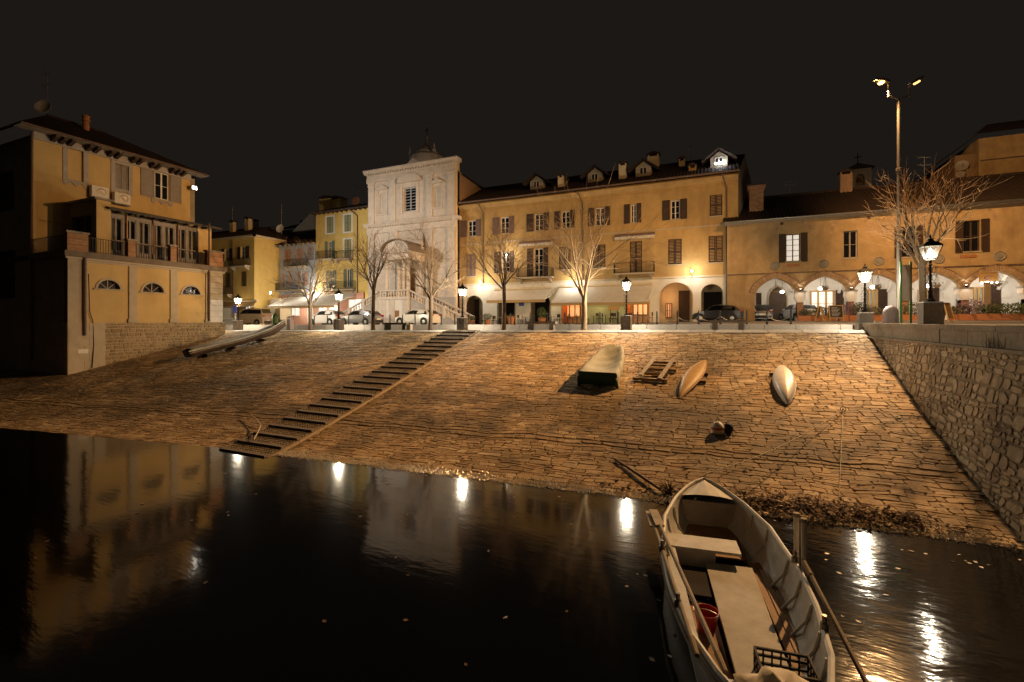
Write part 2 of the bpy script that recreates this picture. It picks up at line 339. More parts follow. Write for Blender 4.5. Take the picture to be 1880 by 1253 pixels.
# ---- stones laid in rows
def lay_stones(u0, u1, v0, v1, rowh, length, mp, keep, gap=.02, thick=.035, jit=.05, wav=.06, split=.25, rnd=.16, seed=3, brk=None):
    R = random.Random(seed); out = []; v = v0
    def wob(u, vv): return wav * noise.noise((u * .45, vv * 1.7, seed))
    while v < v1 - .05:
        h = R.uniform(*rowh); v2 = min(v + h, v1)
        if v1 - v2 < rowh[0] * .6: v2 = v1
        u = u0 - R.random() * length[1]
        while u < u1:
            l = R.uniform(*length) * (1.35 if R.random() < .15 else 1); ue = u + l
            parts = [(v, v2)]
            if R.random() < split: s = v + (v2 - v) * R.uniform(.38, .62); parts = [(v, s), (s, v2)]
            for a, b in parts:
                if not keep((u + ue) / 2, (a + b) / 2): continue
                g = gap * R.uniform(.6, 1.7); sk = R.uniform(-1, 1) * rnd * (b - a)
                P8 = []
                for fu, fv in ((0, 0), (.5, 0), (1, 0), (1, .5), (1, 1), (.5, 1), (0, 1), (0, .5)):
                    x = u + l * fu; y = a + (b - a) * fv
                    cu, cv = fu - .5, fv - .5
                    k = 1 - (rnd if abs(cu * cv) > .2 else 0) * R.uniform(.1, 1.0)
                    x = (u + ue) / 2 + cu * (l - 2 * g) * k + sk * cv + R.uniform(-jit, jit) * .5; y = (a + b) / 2 + cv * (b - a - 2 * g) * (1 - .35 * (1 - k)) + R.uniform(-jit, jit) * .3
                    P8.append((x, y))
                hh = thick * R.uniform(.5, 1.5); tx, ty = R.uniform(-.02, .02), R.uniform(-.03, .03)
                cx, cy_ = sum(p[0] for p in P8) / 8, sum(p[1] for p in P8) / 8; vs = []
                for f, hz in ((1.0, -.05), (.985, hh * .7), (.93, hh)):
                    for x, y in P8:
                        xx, yy = cx + (x - cx) * f, cy_ + (y - cy_) * f
                        vs.append(mp(xx, yy + wob(xx, yy), hz + (tx * (xx - cx) + ty * (yy - cy_) if hz > 0 else 0)))
                vs.append(mp(cx, cy_ + wob(cx, cy_), hh * 1.12))
                fs = [(i, (i + 1) % 8, 8 + (i + 1) % 8, 8 + i) for i in range(8)] + [(8 + i, 8 + (i + 1) % 8, 16 + (i + 1) % 8, 16 + i) for i in range(8)] + [(16 + i, 16 + (i + 1) % 8, 24) for i in range(8)]
                out.append((vs, fs))
            u = ue
        v = v2 + (brk(v2) if brk else 0)
    return out
def put_stones(lst, mt, parent, name, stuff_name, most=300):
    def area(s):
        q = [proj(p) for p in s[0][8:16]]
        c = proj(s[0][24])
        if c[2] < 2 or not (-10 < c[0] < 1890 and 200 < c[1] < 1263): return 0
        return abs(sum(q[i][0] * q[(i + 1) % 8][1] - q[(i + 1) % 8][0] * q[i][1] for i in range(8))) / 2
    lst = sorted(lst, key=area, reverse=True); big = [s for s in lst[:most] if area(s) > 60]; rest = lst[len(big):]
    for s in big: MB().add(*s).build(name, mt, parent)
    if rest:
        mb = MB()
        for s in rest: mb.add(*s)
        mb.build(stuff_name, mt, parent, kind='stuff')
ST0, ST1 = -16.25, -13.95
def abase(z): return 5.8 + .6 * z / 3.9
def ramp_map(u, t, h):
    q = noise.noise((u * .8, t * 1.1, 4.2)); q2 = noise.noise((u * 1.1, t * 1.6, 9.7)); u += .20 * q; t += .13 * q2 * min(1, t)
    w = bW(u) - .3; b = w + t; u = min(u, abase(zramp(u, b)) + .15)
    if u > ST0 - .18 and u < ST1 + .18: u = ST0 - .18 if u < (ST0 + ST1) / 2 else ST1 + .18
    b = min(b, BU - .42)
    return (u, b, zramp(u, b) + h)
def ramp_keep(u, t):
    b = bW(u) - .3 + t
    return b < BU - .5 and u < abase(zramp(u, b)) and not (ST0 - .1 < u < ST1 + .1)
put_stones(lay_stones(-46, 6.4, 0, 17, (.10, .29), (.16, .66), ramp_map, ramp_keep, gap=.005, thick=.013, jit=.05, rnd=.13, wav=.10, split=.3, brk=lambda v: .07 if abs(v - 2.9) < .2 else 0), 'ramp_stone', ramp, 'stone', 'small_stones')
# edging slabs along the top of the ramp
u = -37.0; k = 0
while u < 6.3:
    l = random.uniform(1.1, 1.9); e = min(u + l, 6.35)
    mb = MB(); g = .012
    mb.hexa([(u + g, BU - .42, zU(u) - .3), (e - g, BU - .42, zU(e) - .3), (e - g, BU + .03, zU(e) - .1), (u + g, BU + .03, zU(u) - .1), (u + g, BU - .42, zramp(u, BU - .42) + .03), (e - g, BU - .42, zramp(e, BU - .42) + .03), (e - g, BU + .03, zU(e) + .02), (u + g, BU + .03, zU(u) + .02)])
    mb.build('edge_slab', 'granite', prom); u = e
# granite step between promenade and road
u = -48.0
while u < 6.35:
    e = min(u + random.uniform(1.2, 2.0), 6.38); g = .012; mb = MB()
    mb.hexa([(u + g, 28.55, zU(u) - .05), (e - g, 28.55, zU(e) - .05), (e - g, 28.95, zU(e) - .05), (u + g, 28.95, zU(u) - .05), (u + g, 28.57, zk(u) + .01), (e - g, 28.57, zk(e) + .01), (e - g, 28.95, zk(e) + .02), (u + g, 28.95, zk(u) + .02)])
    mb.build('kerb_stone', 'granite', prom); u = e
# ---- boat stairs down the ramp
stairs = thing('boat_stairs', 'long flight of cobbled steps with dark edges running down the stone ramp', 'steps', (-15.1, 18.5, zramp(-15.1, 18.5)))
NST = 23; pebbles = MB(); R = random.Random(5)
bs = frange(NST, bW(-15.1) - .35, BU - .05)
for i in range(NST):
    b0, b1 = bs[i], bs[i + 1]; zt = zramp(-15.1, b0 + .1) + .115
    MB().box(ST0, ST1, b0 - .02, b0 + .13, zt - .34, zt).build('step_edge', 'stair_edge', stairs)
    zn = zramp(-15.1, b1 + .1) + .115 - .095; sl_ = (zn - zt + .03) / (b1 - .022 - b0 - .13)
    def ztr(y): return zt - .03 + sl_ * (y - b0 - .13)
    x0, x1, y0, y1 = ST0 + .01, ST1 - .01, b0 + .13, b1 - .022
    MB().hexa([(x0, y0, zt - .34), (x1, y0, zt - .34), (x1, y1, zt - .34), (x0, y1, zt - .34), (x0, y0, ztr(y0)), (x1, y0, ztr(y0)), (x1, y1, ztr(y1)), (x0, y1, ztr(y1))]).build('tread', 'ramp_earth', stairs)
    y = b0 + .19
    while y < b1 - .05:
        x = ST0 + .07 + R.random() * .05
        while x < ST1 - .05:
            r = R.uniform(.045, .065); k = len(pebbles.v)
            for f, hz in ((1, -.02), (.8, .022)):
                for j in range(6): t = j * math.pi / 3 + R.random() * .5; pebbles.v.append((x + r * f * math.cos(t), y + r * f * math.sin(t), ztr(y) + hz))
            pebbles.v.append((x, y, ztr(y) + .034))
            for j in range(6):
                q = (j + 1) % 6; pebbles.f.append((k + j, k + q, k + 6 + q, k + 6 + j)); pebbles.f.append((k + 6 + j, k + 6 + q, k + 12))
            x += .125 + R.uniform(-.01, .015)
        y += .12
pebbles.build('tread_cobbles', 'stair_cobble', stairs, kind='stuff')
for (x0, x1) in ((ST0 - .12, ST0 - .005), (ST1 + .005, ST1 + .12)):
    for i in range(0, NST, 2):
        b0, b1 = bs[i] + .008, bs[min(i + 2, NST)] - .008; mb = MB(); za, zb = zramp(-15.1, b0), zramp(-15.1, b1)
        mb.hexa([(x0, b0, za - .3), (x1, b0, za - .3), (x1, b1, zb - .3), (x0, b1, zb - .3), (x0, b0, za + .07), (x1, b0, za + .07), (x1, b1, zb + .07), (x0, b1, zb + .05)])
        mb.build('side_kerb', 'stair_kerb', stairs)
# ---- quay wall on the right
qw = thing('quay_wall', 'tall battered rubble stone quay wall with dark coping on the right of the ramp', 'wall', (6.4, 15, 0))
def qmap(u, v, h): return (abase(v) - h, u, v)
mb = MB(); n = len(vs_ := frange(10, -1.2, 3.86)); us_ = frange(20, 1.0, 26.75)
mb.add([(abase(v) + .01, u, v) for u in us_ for v in vs_], [(i * n + j, (i + 1) * n + j, (i + 1) * n + j + 1, i * n + j + 1) for i in range(20) for j in range(n - 1)])
mb.add([(6.4, 26.75, 3.86), (7.0, 26.75, 3.86), (7.0, 26.75, 2), (5.7, 26.75, 2)], [(0, 1, 2, 3)])
mb.build('core', 'wall_mortar', qw)
put_stones(lay_stones(1, 26.6, -.9, 3.84, (.12, .33), (.15, .5), qmap, lambda u, v: v > zramp(5.5, u) - .2, gap=.02, thick=.014, jit=.07, rnd=.32, wav=.2, split=.4, seed=9), 'wall_stone', qw, 'stone', 'small_stones')
y = 1.0
while y < 26.6:
    e = min(y + random.uniform(1.5, 2.4), 26.72); g = .01
    MB().box(6.27, 6.75, y + g, e - g, 3.845, 3.925).build('ledge_slab', 'coping_stone', qw)
    MB().box(6.40 + random.uniform(-.012, .012), 6.92, y + g * .8, e - g * .8, 3.93, 4.335).build('parapet_block', 'coping_stone', qw)
    MB().box(6.33, 6.96, y + g, e - g, 4.34, 4.50 + random.uniform(-.008, .008)).build('coping_slab', 'coping_stone', qw); y = e
MB().box(6.2, 7.05, 26.74, 27.5, 3.6, 4.53).build('end_block', 'granite', qw)
# weeds on the ledge
R = random.Random(21); wd = thing('ledge_weed', 'small dry weed growing on the ledge of the quay wall', 'weed', (6.33, 15.3, 3.925)); mb = MB()
for i in range(26):
    y = 15.3 + R.gauss(0, .25); p = Vector((6.33, y, 3.925)); q = p + Vector((R.uniform(-.12, .02), R.uniform(-.15, .15), R.uniform(.06, .5)))
    mb.tube([p, (p + q) / 2 + Vector((0, R.uniform(-.05, .05), .03)), q], [.007, .005, .002], 4)
mb.build('stems', 'leaf_grey', wd, kind='stuff')
# ---- shingle and drift along the waterline
R = random.Random(4)
def scatter_pebbles(name, n, a0, a1, spread, mt, label, size=(.012, .032), off=0.0):
    mb = MB()
    for i in range(n):
        a = R.uniform(a0, a1); b = bW(a) + off + abs(R.gauss(0, spread)) * (1 if R.random() < .8 else -.5); a = min(a, abase(0) - .1); z = max(zramp(a, b), 0) + .01
        r = R.uniform(*size); t = R.random() * 3; c, s_ = math.cos(t), math.sin(t)
        mb.add([(a + r * c, b + r * s_, z), (a - r * s_, b + r * c, z), (a - r * c, b - r * s_, z), (a + r * s_, b - r * c, z), (a, b, z + r * .8)], [(0, 1, 4), (1, 2, 4), (2, 3, 4), (3, 0, 4)])
    return tag(mb.build(name, mt), label, 'shingle', kind='stuff')
mat('wet_pebble', (.42, .38, .31), .2, .3, 9, 0, rnd=.4, spec=.7)
scatter_pebbles('shingle', 9000, -14, 5.6, .17, 'wet_pebble', 'wet glinting shingle along the waterline at the foot of the ramp')
mb = MB()
for i in range(1500):
    a = R.uniform(-.9, 4.2) if R.random() < .85 else R.uniform(-3, 5.2); k = 1 - abs(a - 1.9) / 3.6
    b = bW(a) + .42 + R.gauss(0, .13 + .12 * max(k, 0)); z = max(zramp(a, b), 0) + .02 + R.random() * .14 * max(k, .15)
    if R.random() < .7:
        l, w = R.uniform(.03, .075), R.uniform(.02, .05); t = R.random() * 6.3; u_ = Vector((math.cos(t), math.sin(t), R.uniform(-.5, .5))) * l; v_ = Vector((-math.sin(t), math.cos(t), R.uniform(-.6, .6))) * w; p = Vector((a, b, z))
        mb.add([p - u_, p + v_, p + u_, p - v_], [(0, 1, 2), (0, 2, 3)])
    else:
        t = R.random() * 6.3; l = R.uniform(.06, .28); p = Vector((a, b, z)); mb.tube([p, p + Vector((math.cos(t) * l, math.sin(t) * l, R.uniform(-.02, .08)))], [.008, .004], 4, False)
tag(mb.build('drift_heap', 'dead_leaf'), 'dark heap of wet leaves and twigs washed up at the foot of the ramp', 'leaves', kind='stuff')
mb = MB()
for i in range(170):
    if R.random() < .6: a, b = R.uniform(-1, 5.6), R.uniform(3.5, 12.3)
    else: a, b = R.uniform(-14, 5), R.uniform(4, 12.2)
    if b > bW(a) - .15: continue
    l = R.uniform(.025, .06); t = R.random() * 6.3; c, s_ = math.cos(t) * l, math.sin(t) * l
    mb.add([(a - c, b - s_, .006), (a - s_ * .6, b + c * .6, .012), (a + c, b + s_, .006), (a + s_ * .6, b - c * .6, .004)], [(0, 1, 2, 3)])
tag(mb.build('floating_leaves', mat('wet_leaf', (.17, .10, .045), .45, .3, 6, 0, rnd=.5, spec=.5)), 'dead leaves floating on the dark water', 'leaves', kind='stuff')
# fallen leaves and litter on the ramp
mb = MB()
for i in range(700):
    a = R.uniform(-34, 5.5); b = R.uniform(bW(a) + .3, BU - .6); z = zramp(a, b) + .06; l = R.uniform(.03, .07); t = R.random() * 6.3; c, s_ = math.cos(t) * l, math.sin(t) * l
    if ST0 < a < ST1: z += .06
    mb.add([(a - c, b - s_, z), (a - s_ * .7, b + c * .7, z + R.uniform(0, .04)), (a + c, b + s_, z + .01), (a + s_ * .7, b - c * .7, z)], [(0, 1, 2, 3)])
tag(mb.build('fallen_leaves', 'dead_leaf'), 'dry fallen leaves scattered over the stone ramp', 'leaves', kind='stuff')
# ================================================================== BUILDING KIT
def boxf(mb, f, u0, u1, w0, w1, z0, z1): return mb.box(min(u0, u1), max(u0, u1), w0, w1, min(z0, z1), max(z0, z1), mp=f)
def rect(u0, u1, z0, z1): return [(u0, z0), (u1, z0), (u1, z1), (u0, z1)]
def arch(u0, u1, z0, zs, zt, n=14, point=0.0):
    c, r = (u0 + u1) / 2, (u1 - u0) / 2; P_ = [(u0, z0), (u1, z0)]
    for i in range(n + 1):
        t = math.pi * i / n; x = math.cos(t); y = math.sin(t)
        if point: y = y * (1 - point) + point * (1 - abs(x))
        P_.append((c + r * x, zs + (zt - zs) * y))
    return P_
def window(parent, f, u0, u1, z0, z1, rec=.16, frame='white_paint', pane='window_dark', cols=2, rows=3, fw=.08, cr=.035, sill='beige_trim'):
    mb = MB(); d = rec
    for a, b, c, e in ((u0, u0 + fw, z0, z1), (u1 - fw, u1, z0, z1), (u0 + fw, u1 - fw, z0, z0 + fw), (u0 + fw, u1 - fw, z1 - fw, z1)): boxf(mb, f, a, b, d - .03, d + .04, c, e)
    for i in range(1, cols): x = u0 + (u1 - u0) * i / cols; boxf(mb, f, x - fw * .6, x + fw * .6, d - .035, d + .035, z0 + fw, z1 - fw)
    for i in range(1, rows):
        z = z0 + (z1 - z0) * i / rows; boxf(mb, f, u0 + fw, u1 - fw, d - .012, d + .025, z - cr / 2, z + cr / 2)
    o = mb.build('window', frame, parent)
    for i in range(cols):
        x0, x1 = u0 + (u1 - u0) * i / cols, u0 + (u1 - u0) * (i + 1) / cols
        MB().add([f(x0, d + .03, z0), f(x1, d + .03, z0), f(x1, d + .03, z1), f(x0, d + .03, z1)], [(0, 1, 2, 3)]).build('pane', pane, o)
    if sill: boxf(MB(), f, u0 - .08, u1 + .08, -.08, rec, z0 - .07, z0 - .002).build('sill', sill, o)
    return o
def shutter(parent, f, u0, u1, z0, z1, mt, w=-.07, name='shutter'):
    mb = MB(); t = .05; s = min(.09, (u1 - u0) * .16); zm = (z0 + z1) / 2
    for a, b, c, e in ((u0, u0 + s, z0, z1), (u1 - s, u1, z0, z1), (u0 + s, u1 - s, z0, z0 + s), (u0 + s, u1 - s, z1 - s, z1), (u0 + s, u1 - s, zm - s / 2, zm + s / 2)): boxf(mb, f, a, b, w, w + t, c, e)
    n = max(4, int((z1 - z0) / .13)); k = len(mb.v)
    for i in range(n + 1):
        z = z0 + (z1 - z0) * i / n
        for ww, dz in ((w + .006, 0), (w + .042, .01)): mb.v += [f(u0 + s * .5, ww, z + dz), f(u1 - s * .5, ww, z + dz)]
    for i in range(2 * n + 1): a = k + 2 * i; mb.f.append((a, a + 1, a + 3, a + 2))
    return mb.build(name, mt, parent)
def closed(parent, f, u0, u1, z0, z1, mt, w=-.03):
    um = (u0 + u1) / 2; shutter(parent, f, u0, um - .012, z0, z1, mt, w); shutter(parent, f, um + .012, u1, z0, z1, mt, w)
def railing(parent, f, u0, u1, w, z0, z1, step=.13, mt='black_iron', name='railing', sides=0.0):
    mb = MB(); r = .012
    runs = [((u0, w), (u1, w))] + ([((u0, w), (u0, w + sides)), ((u1, w), (u1, w + sides))] if sides else [])
    for (ua, wa_), (ub, wb_) in runs:
        mb.bar(f(ua, wa_, z1), f(ub, wb_, z1), .05, .035); mb.bar(f(ua, wa_, z0 + .08), f(ub, wb_, z0 + .08), .03, .03)
        n = max(2, int(math.hypot(ub - ua, wb_ - wa_) / step))
        for i in range(n + 1):
            uu, ww = ua + (ub - ua) * i / n, wa_ + (wb_ - wa_) * i / n; mb.bar(f(uu, ww, z0), f(uu, ww, z1), .022)
    return mb.build(name, mt, parent, kind='stuff')
def balcony(parent, f, u0, u1, z0, h=1.0, depth=.8, mt='beige_trim'):
    o = boxf(MB(), f, u0, u1, -depth, -.001, z0 - .16, z0).build('balcony', mt, parent)
    for u in (u0 + .35, u1 - .35): MB().prism([(-.001, z0 - .162), (-depth * .8, z0 - .162), (-depth * .8, z0 - .26), (-.001, z0 - .62)], u - .1, u + .1, mp=lambda q, s_, z: f(s_, q, z)).build('bracket', mt, o)
    railing(o, f, u0 + .04, u1 - .04, -depth + .05, z0 - .001, z0 + h, .12, sides=depth - .06)
    return o
def tiles(parent, e0, e1, r1, r0, pitch=.26, mt='roof_tile', name='roof', amp=.06):
    e0, e1, r1, r0 = map(Vector, (e0, e1, r1, r0)); n = max(3, int((e1 - e0).length / pitch)); nrm = (e1 - e0).cross(r0 - e0).normalized()
    if nrm.z < 0: nrm = -nrm
    mb = MB(); S = 4; N = n * S; rows = 5
    ex = (e1 - e0); Lx = ex.length; ex.normalize(); x0_, x1_ = (r0 - e0).dot(ex), (r1 - e0).dot(ex); up0 = (r0 - e0) - ex * x0_; up1 = (r1 - e0) - ex * x1_
    for j in range(rows + 1):
        for i in range(N + 1):
            t = i / N; x = t * Lx; sm = 1.0
            if x0_ > .3 and x < x0_: sm = x / x0_
            if x1_ < Lx - .3 and x > x1_: sm = min(sm, (Lx - x) / (Lx - x1_))
            p = e0 + ex * x + up0.lerp(up1, t) * (sm * j / rows); h = amp * (abs(math.sin(math.pi * i / S)) - .3)
            q = noise.noise((i // S * 3.7, j * 9.1, 2)) * .018; mb.v.append(tuple(p + nrm * (h + q)))
    for j in range(rows):
        for i in range(N): a = j * (N + 1) + i; mb.f.append((a, a + 1, a + N + 2, a + N + 1))
    return mb.build(name, mt, parent)
def quad(name, mt, parent, pts): return MB().add(pts, [tuple(range(len(pts)))]).build(name, mt, parent)
def downpipe(parent, pts, r=.05, mt='gutter'): return MB().tube(pts, r, 7).build('downpipe', mt, parent)
def chimney(parent, a, b, z0, z1, w, mt='cream_plaster', cap='roof_tile'):
    o = MB().box(a - w / 2, a + w / 2, b - w * .4, b + w * .4, z0, z1).build('chimney', mt, parent)
    mb = MB(); mb.box(a - w / 2 - .08, a + w / 2 + .08, b - w * .4 - .08, b + w * .4 + .08, z1 + .18, z1 + .26)
    mb.prism([(a - w / 2 - .12, z1 + .262), (a + w / 2 + .12, z1 + .262), (a, z1 + .5)], b - w * .4 - .1, b + w * .4 + .1); mb.build('cap', cap, o)
    mb = MB()
    for sx in (-1, 1): mb.box(a + sx * w * .42 - .06, a + sx * w * .42 + .06, b - w * .35, b + w * .35, z1 + .001, z1 + .179)
    mb.build('vent', mt, o)
def antenna(parent, p, h, n=7, span=.9):
    mb = MB(); p = Vector(p); mb.tube([p, p + Vector((0, 0, h))], .025, 6)
    for k, zz in ((0, h - .1), (1, h * .72)):
        c = p + Vector((0, 0, zz)); mb.tube([c + Vector((-span * .9, .2, .1)), c + Vector((span * .9, -.2, -.1))], .014, 5)
        for i in range(n): q = c + Vector((-span * .9, .2, .1)).lerp(Vector((span * .9, -.2, -.1)), i / (n - 1)); mb.tube([q - Vector((.08, .3, 0)), q + Vector((.08, .3, 0))], .008, 4)
    return mb.build('antenna', 'bare_metal', parent, kind='stuff')
def dish(parent, c, r, dirv, mt='grey_trim'):
    d = Vector(dirv).normalized(); q = d.to_track_quat('Z', 'Y'); mb = MB(); prof = [(.02, 0), (r * .5, r * .06), (r, r * .24), (r * 1.02, r * .22), (r * .5, r * .03), (.02, -.03)]
    mb.lathe(prof, 16); mb.tube([(0, -r, r * .2), (0, -r * .1, r * .95)], .015, 5); mb.lathe([(.05, r * .9), (.05, r * 1.05)], 8)
    mb.v = [tuple(Vector(c) + q @ Vector(v)) for v in mb.v]; return mb.build('satellite_dish', mt, parent, smooth=False)
# ================================================================== THE VILLA ON THE LEFT
XT, XM, YN, YF = -36.7, -40.9, 15.1, 24.9
villa = thing('lakeside_villa', 'three storey yellow villa with glazed veranda terrace at the left edge of the ramp', 'house', (XM, YN, 4))
f = FX(XT); fm = FX(XM)
bT = lambda px: B(px, XT); bM = lambda px: B(px, XM)
zc0, zc1 = 8.62, 8.97
holes = []
lun = [(179, 220, 531, 507), (261.5, 300, 537, 513), (334.5, 367, 541, 518)]
for l, r, s, t in lun:
    u0, u1 = bT(l), bT(r); z0 = Z(s, XT, (u0 + u1) / 2); zt = z0 + (u1 - u0) / 2 * .95
    holes.append([(u0, z0), (u1, z0)] + [((u0 + u1) / 2 + (u1 - u0) / 2 * math.cos(math.pi * i / 12), z0 + (zt - z0) * math.sin(math.pi * i / 12)) for i in range(1, 12)])
MB().panel(rect(YN, YF, 4.5, zc0), holes, f, 0, .35).build('terrace_wall', 'villa_plaster', villa)
for h, (l, r, s, t) in zip(holes, lun):
    u0, u1 = bT(l), bT(r); c = (u0 + u1) / 2; R_ = (u1 - u0) / 2; z0 = h[0][1]; w = .13; n = 12
    sur = [(c + (R_ + w) * math.cos(math.pi * i / n), z0 + (R_ + w) * .97 * math.sin(math.pi * i / n)) for i in range(n + 1)] + [(c + R_ * math.cos(math.pi * i / n), z0 + R_ * .95 * math.sin(math.pi * i / n)) for i in range(n, -1, -1)]
    lw = MB().prism(sur, -.06, .02, f).build('lunette_window', 'beige_trim', villa)
    MB().add([f(x, .22, z) for x, z in h], [tuple(range(len(h)))]).build('pane', 'window_dark', lw)
    mb = MB(); boxf(mb, f, c - .025, c + .025, .16, .2, z0, z0 + R_ * .94)
    for sgn in (-1, 1): mb.bar(f(c, .18, z0), f(c + sgn * R_ * .68, .18, z0 + R_ * .66), .04)
    mb.build('glazing_bar', 'grey_wood', lw); boxf(MB(), f, u0 - .22, u1 + .22, -.12, .1, z0 - .07, z0 - .002).build('sill', 'beige_trim', lw)
boxf(MB(), f, YN, bT(160), -.09, -.002, 4.5, zc0 - .002).build('corner_pier', 'beige_trim', villa)
for l, r in ((236, 250), (312, 325), (377, 383)):
    p = boxf(MB(), f, bT(l), bT(r), -.09, -.002, 4.55, 8.35).build('pilaster', 'beige_trim', villa); boxf(MB(), f, bT(l) - .07, bT(r) + .07, -.14, -.003, 4.5, 4.75).build('pilaster_base', 'beige_trim', p)
boxf(MB(), f, bT(160) + .002, bT(383) - .002, -.07, -.002, 8.352, zc0 - .004).build('frieze', 'beige_trim', villa)
# block quoins at the far corner and near corner
for (ua, ub, nz) in ((bT(384), YF, 9), (YN, bT(146), 0)):
    for i in range(nz):
        z0 = 4.5 + i * .455; boxf(MB(), f, ua + .012, ub, -.12, -.003, z0 + .012, z0 + .443).build('quoin', 'white_plaster' if i < 4 else 'beige_trim', villa)  # lower quoins whiter: lantern light on this corner put into their colour
# body of the house, terrace slab and cornice
mb = MB(); mb.box(XT - 11, XT - .36, YN, YF - .001, 1.0, zc0 - .002); mb.build('terrace_body', 'dark_plaster', villa)  # terrace side in shade, the shade put into a darker plaster
boxf(MB(), f, YN - .22, YF + .25, -.28, 4.3, zc0, zc1).build('cornice', 'cornice_stone', villa)
boxf(MB(), f, YN - .12, YF + .15, -.17, -.003, zc0 - .14, zc0 - .003).build('cornice_moulding', 'beige_trim', villa)
ze = 16.9
mb = MB(); mb.box(XM - 11, XM - .3, YN + .002, 25.55, zc1 + .002, ze - .05); mb.build('house_body', 'dark_plaster', villa)  # unlit house side, its shade put into the plaster colour
yR = bM(349)
# main wall with three windows
wins = [(124, 153, 275, 332), (211, 236, 303, 348), (284, 311, 317, 367)]
hh = []
for i, (l, r, t, bt) in enumerate(wins):
    u0, u1 = bM(l), bM(r); c = (u0 + u1) / 2; hh.append(rect(u0, u1, Z(bt, XM, c), Z(t, XM, c)))
MB().panel(rect(YN, yR, zc1 + .003, ze), hh, fm, 0, .29).build('wall', 'villa_plaster', villa)
for i, h in enumerate(hh):
    u0, z0 = h[0]; u1, z1 = h[2]; c = (u0 + u1) / 2; w = .26
    # carved surround with a wavy head and apron
    top = [(u0 - w, z1)] + [(u0 - w + (u1 - u0 + 2 * w) * k / 16, z1 + .30 + .16 * math.cos((k / 16 - .5) * 2 * math.pi * 1.5) * (1 if 2 < k < 14 else .6) + (.12 if 6 < k < 10 else 0)) for k in range(17)] + [(u1 + w, z1)]
    mb = MB(); mb.prism(top, -.055, -.003, fm)
    apr = [(u0 - w, z0), (u1 + w, z0)] + [(u1 + w - (u1 - u0 + 2 * w) * k / 16, z0 - .30 - .13 * math.cos((k / 16 - .5) * 2 * math.pi * 2.5)) for k in range(17)]
    mb.prism(apr, -.055, -.003, fm)
    if i < 2:
        boxf(mb, fm, u0 - w, u0, -.05, -.003, z0 + .003, z1 - .003); boxf(mb, fm, u1, u1 + w, -.05, -.003, z0 + .003, z1 - .003)
    sr = mb.build('window_surround', 'grey_trim', villa)
    if i == 0: quad('blind_panel', 'villa_plaster', sr, [fm(u0, .12, z0), fm(u1, .12, z0), fm(u1, .12, z1), fm(u0, .12, z1)])
    elif i == 1:
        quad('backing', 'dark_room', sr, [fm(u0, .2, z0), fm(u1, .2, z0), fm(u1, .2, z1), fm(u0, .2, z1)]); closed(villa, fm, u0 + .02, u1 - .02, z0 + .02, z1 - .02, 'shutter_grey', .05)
    else:
        window(villa, fm, u0, u1, z0, z1, .14, rows=2, fw=.1)
        shutter(villa, fm, u0 - 1.0, u0 - .04, z0, z1, 'shutter_grey'); shutter(villa, fm, u1 + .04, u1 + .9, z0, z1, 'shutter_grey')
# eaves, brackets, hipped roof
oh = .95
boxf(MB(), fm, YN - oh, yR + oh, -oh, .0, ze + .12, ze + .22).build('eave_board', 'grey_wood', villa)
boxf(MB(), fm, YN - .02, yR + .02, -.12, -.002, ze - .35, ze + .115).build('eave_band', 'grey_trim', villa)
for px in (95, 110, 125, 158, 172, 198, 211, 240, 251, 275, 284, 311, 321, 331):
    u = bM(px); MB().prism([(-.12, ze + .11), (-oh + .12, ze + .11), (-oh + .12, ze - .06), (-.12, ze - .26)], u - .11, u + .11, mp=lambda q, s_, z: fm(s_, q, z)).build('eave_bracket', 'dark_wood', villa)
e = [(XM + oh, YN - oh, ze + .23), (XM + oh, yR + oh, ze + .23), (XM - 11.5, yR + oh, ze + .23), (XM - 11.5, YN - oh, ze + .23)]
r0_, r1_ = (XM - 4.9, YN + 2.6, ze + 3.1), (XM - 4.9, yR - 3.6, ze + 3.1)
tiles(villa, e[0], e[1], r1_, r0_); tiles(villa, e[3], e[0], r0_, r0_); tiles(villa, e[1], e[2], r1_, r1_)
MB().tube([r0_, r1_], .12, 8).build('ridge', 'roof_tile', villa)
MB().tube([fm(YN - oh, -oh - .05, ze + .2), fm(yR + oh, -oh - .05, ze + .2)], .08, 8).build('gutter', 'gutter', villa)
cc = MB(); cc.lathe([(.22, -.4), (.2, .5), (.27, .52), (.27, .62), (.2, .64), (.2, .8), (.26, .82), (.24, .95)], 12, (XM - 3.6, bM(157) + 1.6, ze + 2.6)); cc.build('chimney', 'terracotta', villa)
pa = Vector((XM - 5.2, YN + 2.7, ze + 3.1)); antenna(villa, pa, 3.3, 8, 1.0); dish(villa, pa + Vector((.2, -.25, .55)), .55, (.55, -.85, .25))
downpipe(villa, [(XM + .12, YN - .1, ze), (XM + .1, YN - .12, 9.1), (XM + .1, YN - .12, 2)], .07)
downpipe(villa, [f(bT(153), -.2, 8.9), f(bT(153), -.2, 3.7)], .085)
downpipe(villa, [f(bT(161), -.1, 7.6), f(bT(163), -.1, 5.2), f(bT(169), -.1, 4.6), f(bT(170), -.14, 3.0), f(bT(166), -.2, 1.6)], .025, 'black_iron')
downpipe(villa, [f(bT(381), -.2, 12.3), f(bT(381), -.2, 4.6)], .06)
# dark windows on the side in shade
for (a0, a1, z0, z1) in ((-46.2, -43.6, 12.2, 14.8), (-46.4, -43.4, 6.2, 9.4)):
    fs_ = FY(YN - .03); closed(villa, fs_, a0, a1, z0, z1, 'shutter_brown', -.04)
MB().tube([fm(YN + .3, -.02, 11.3), (XM + 1.2, 16.9, 11.0)], .012, 5).build('cable', 'black_iron', villa)
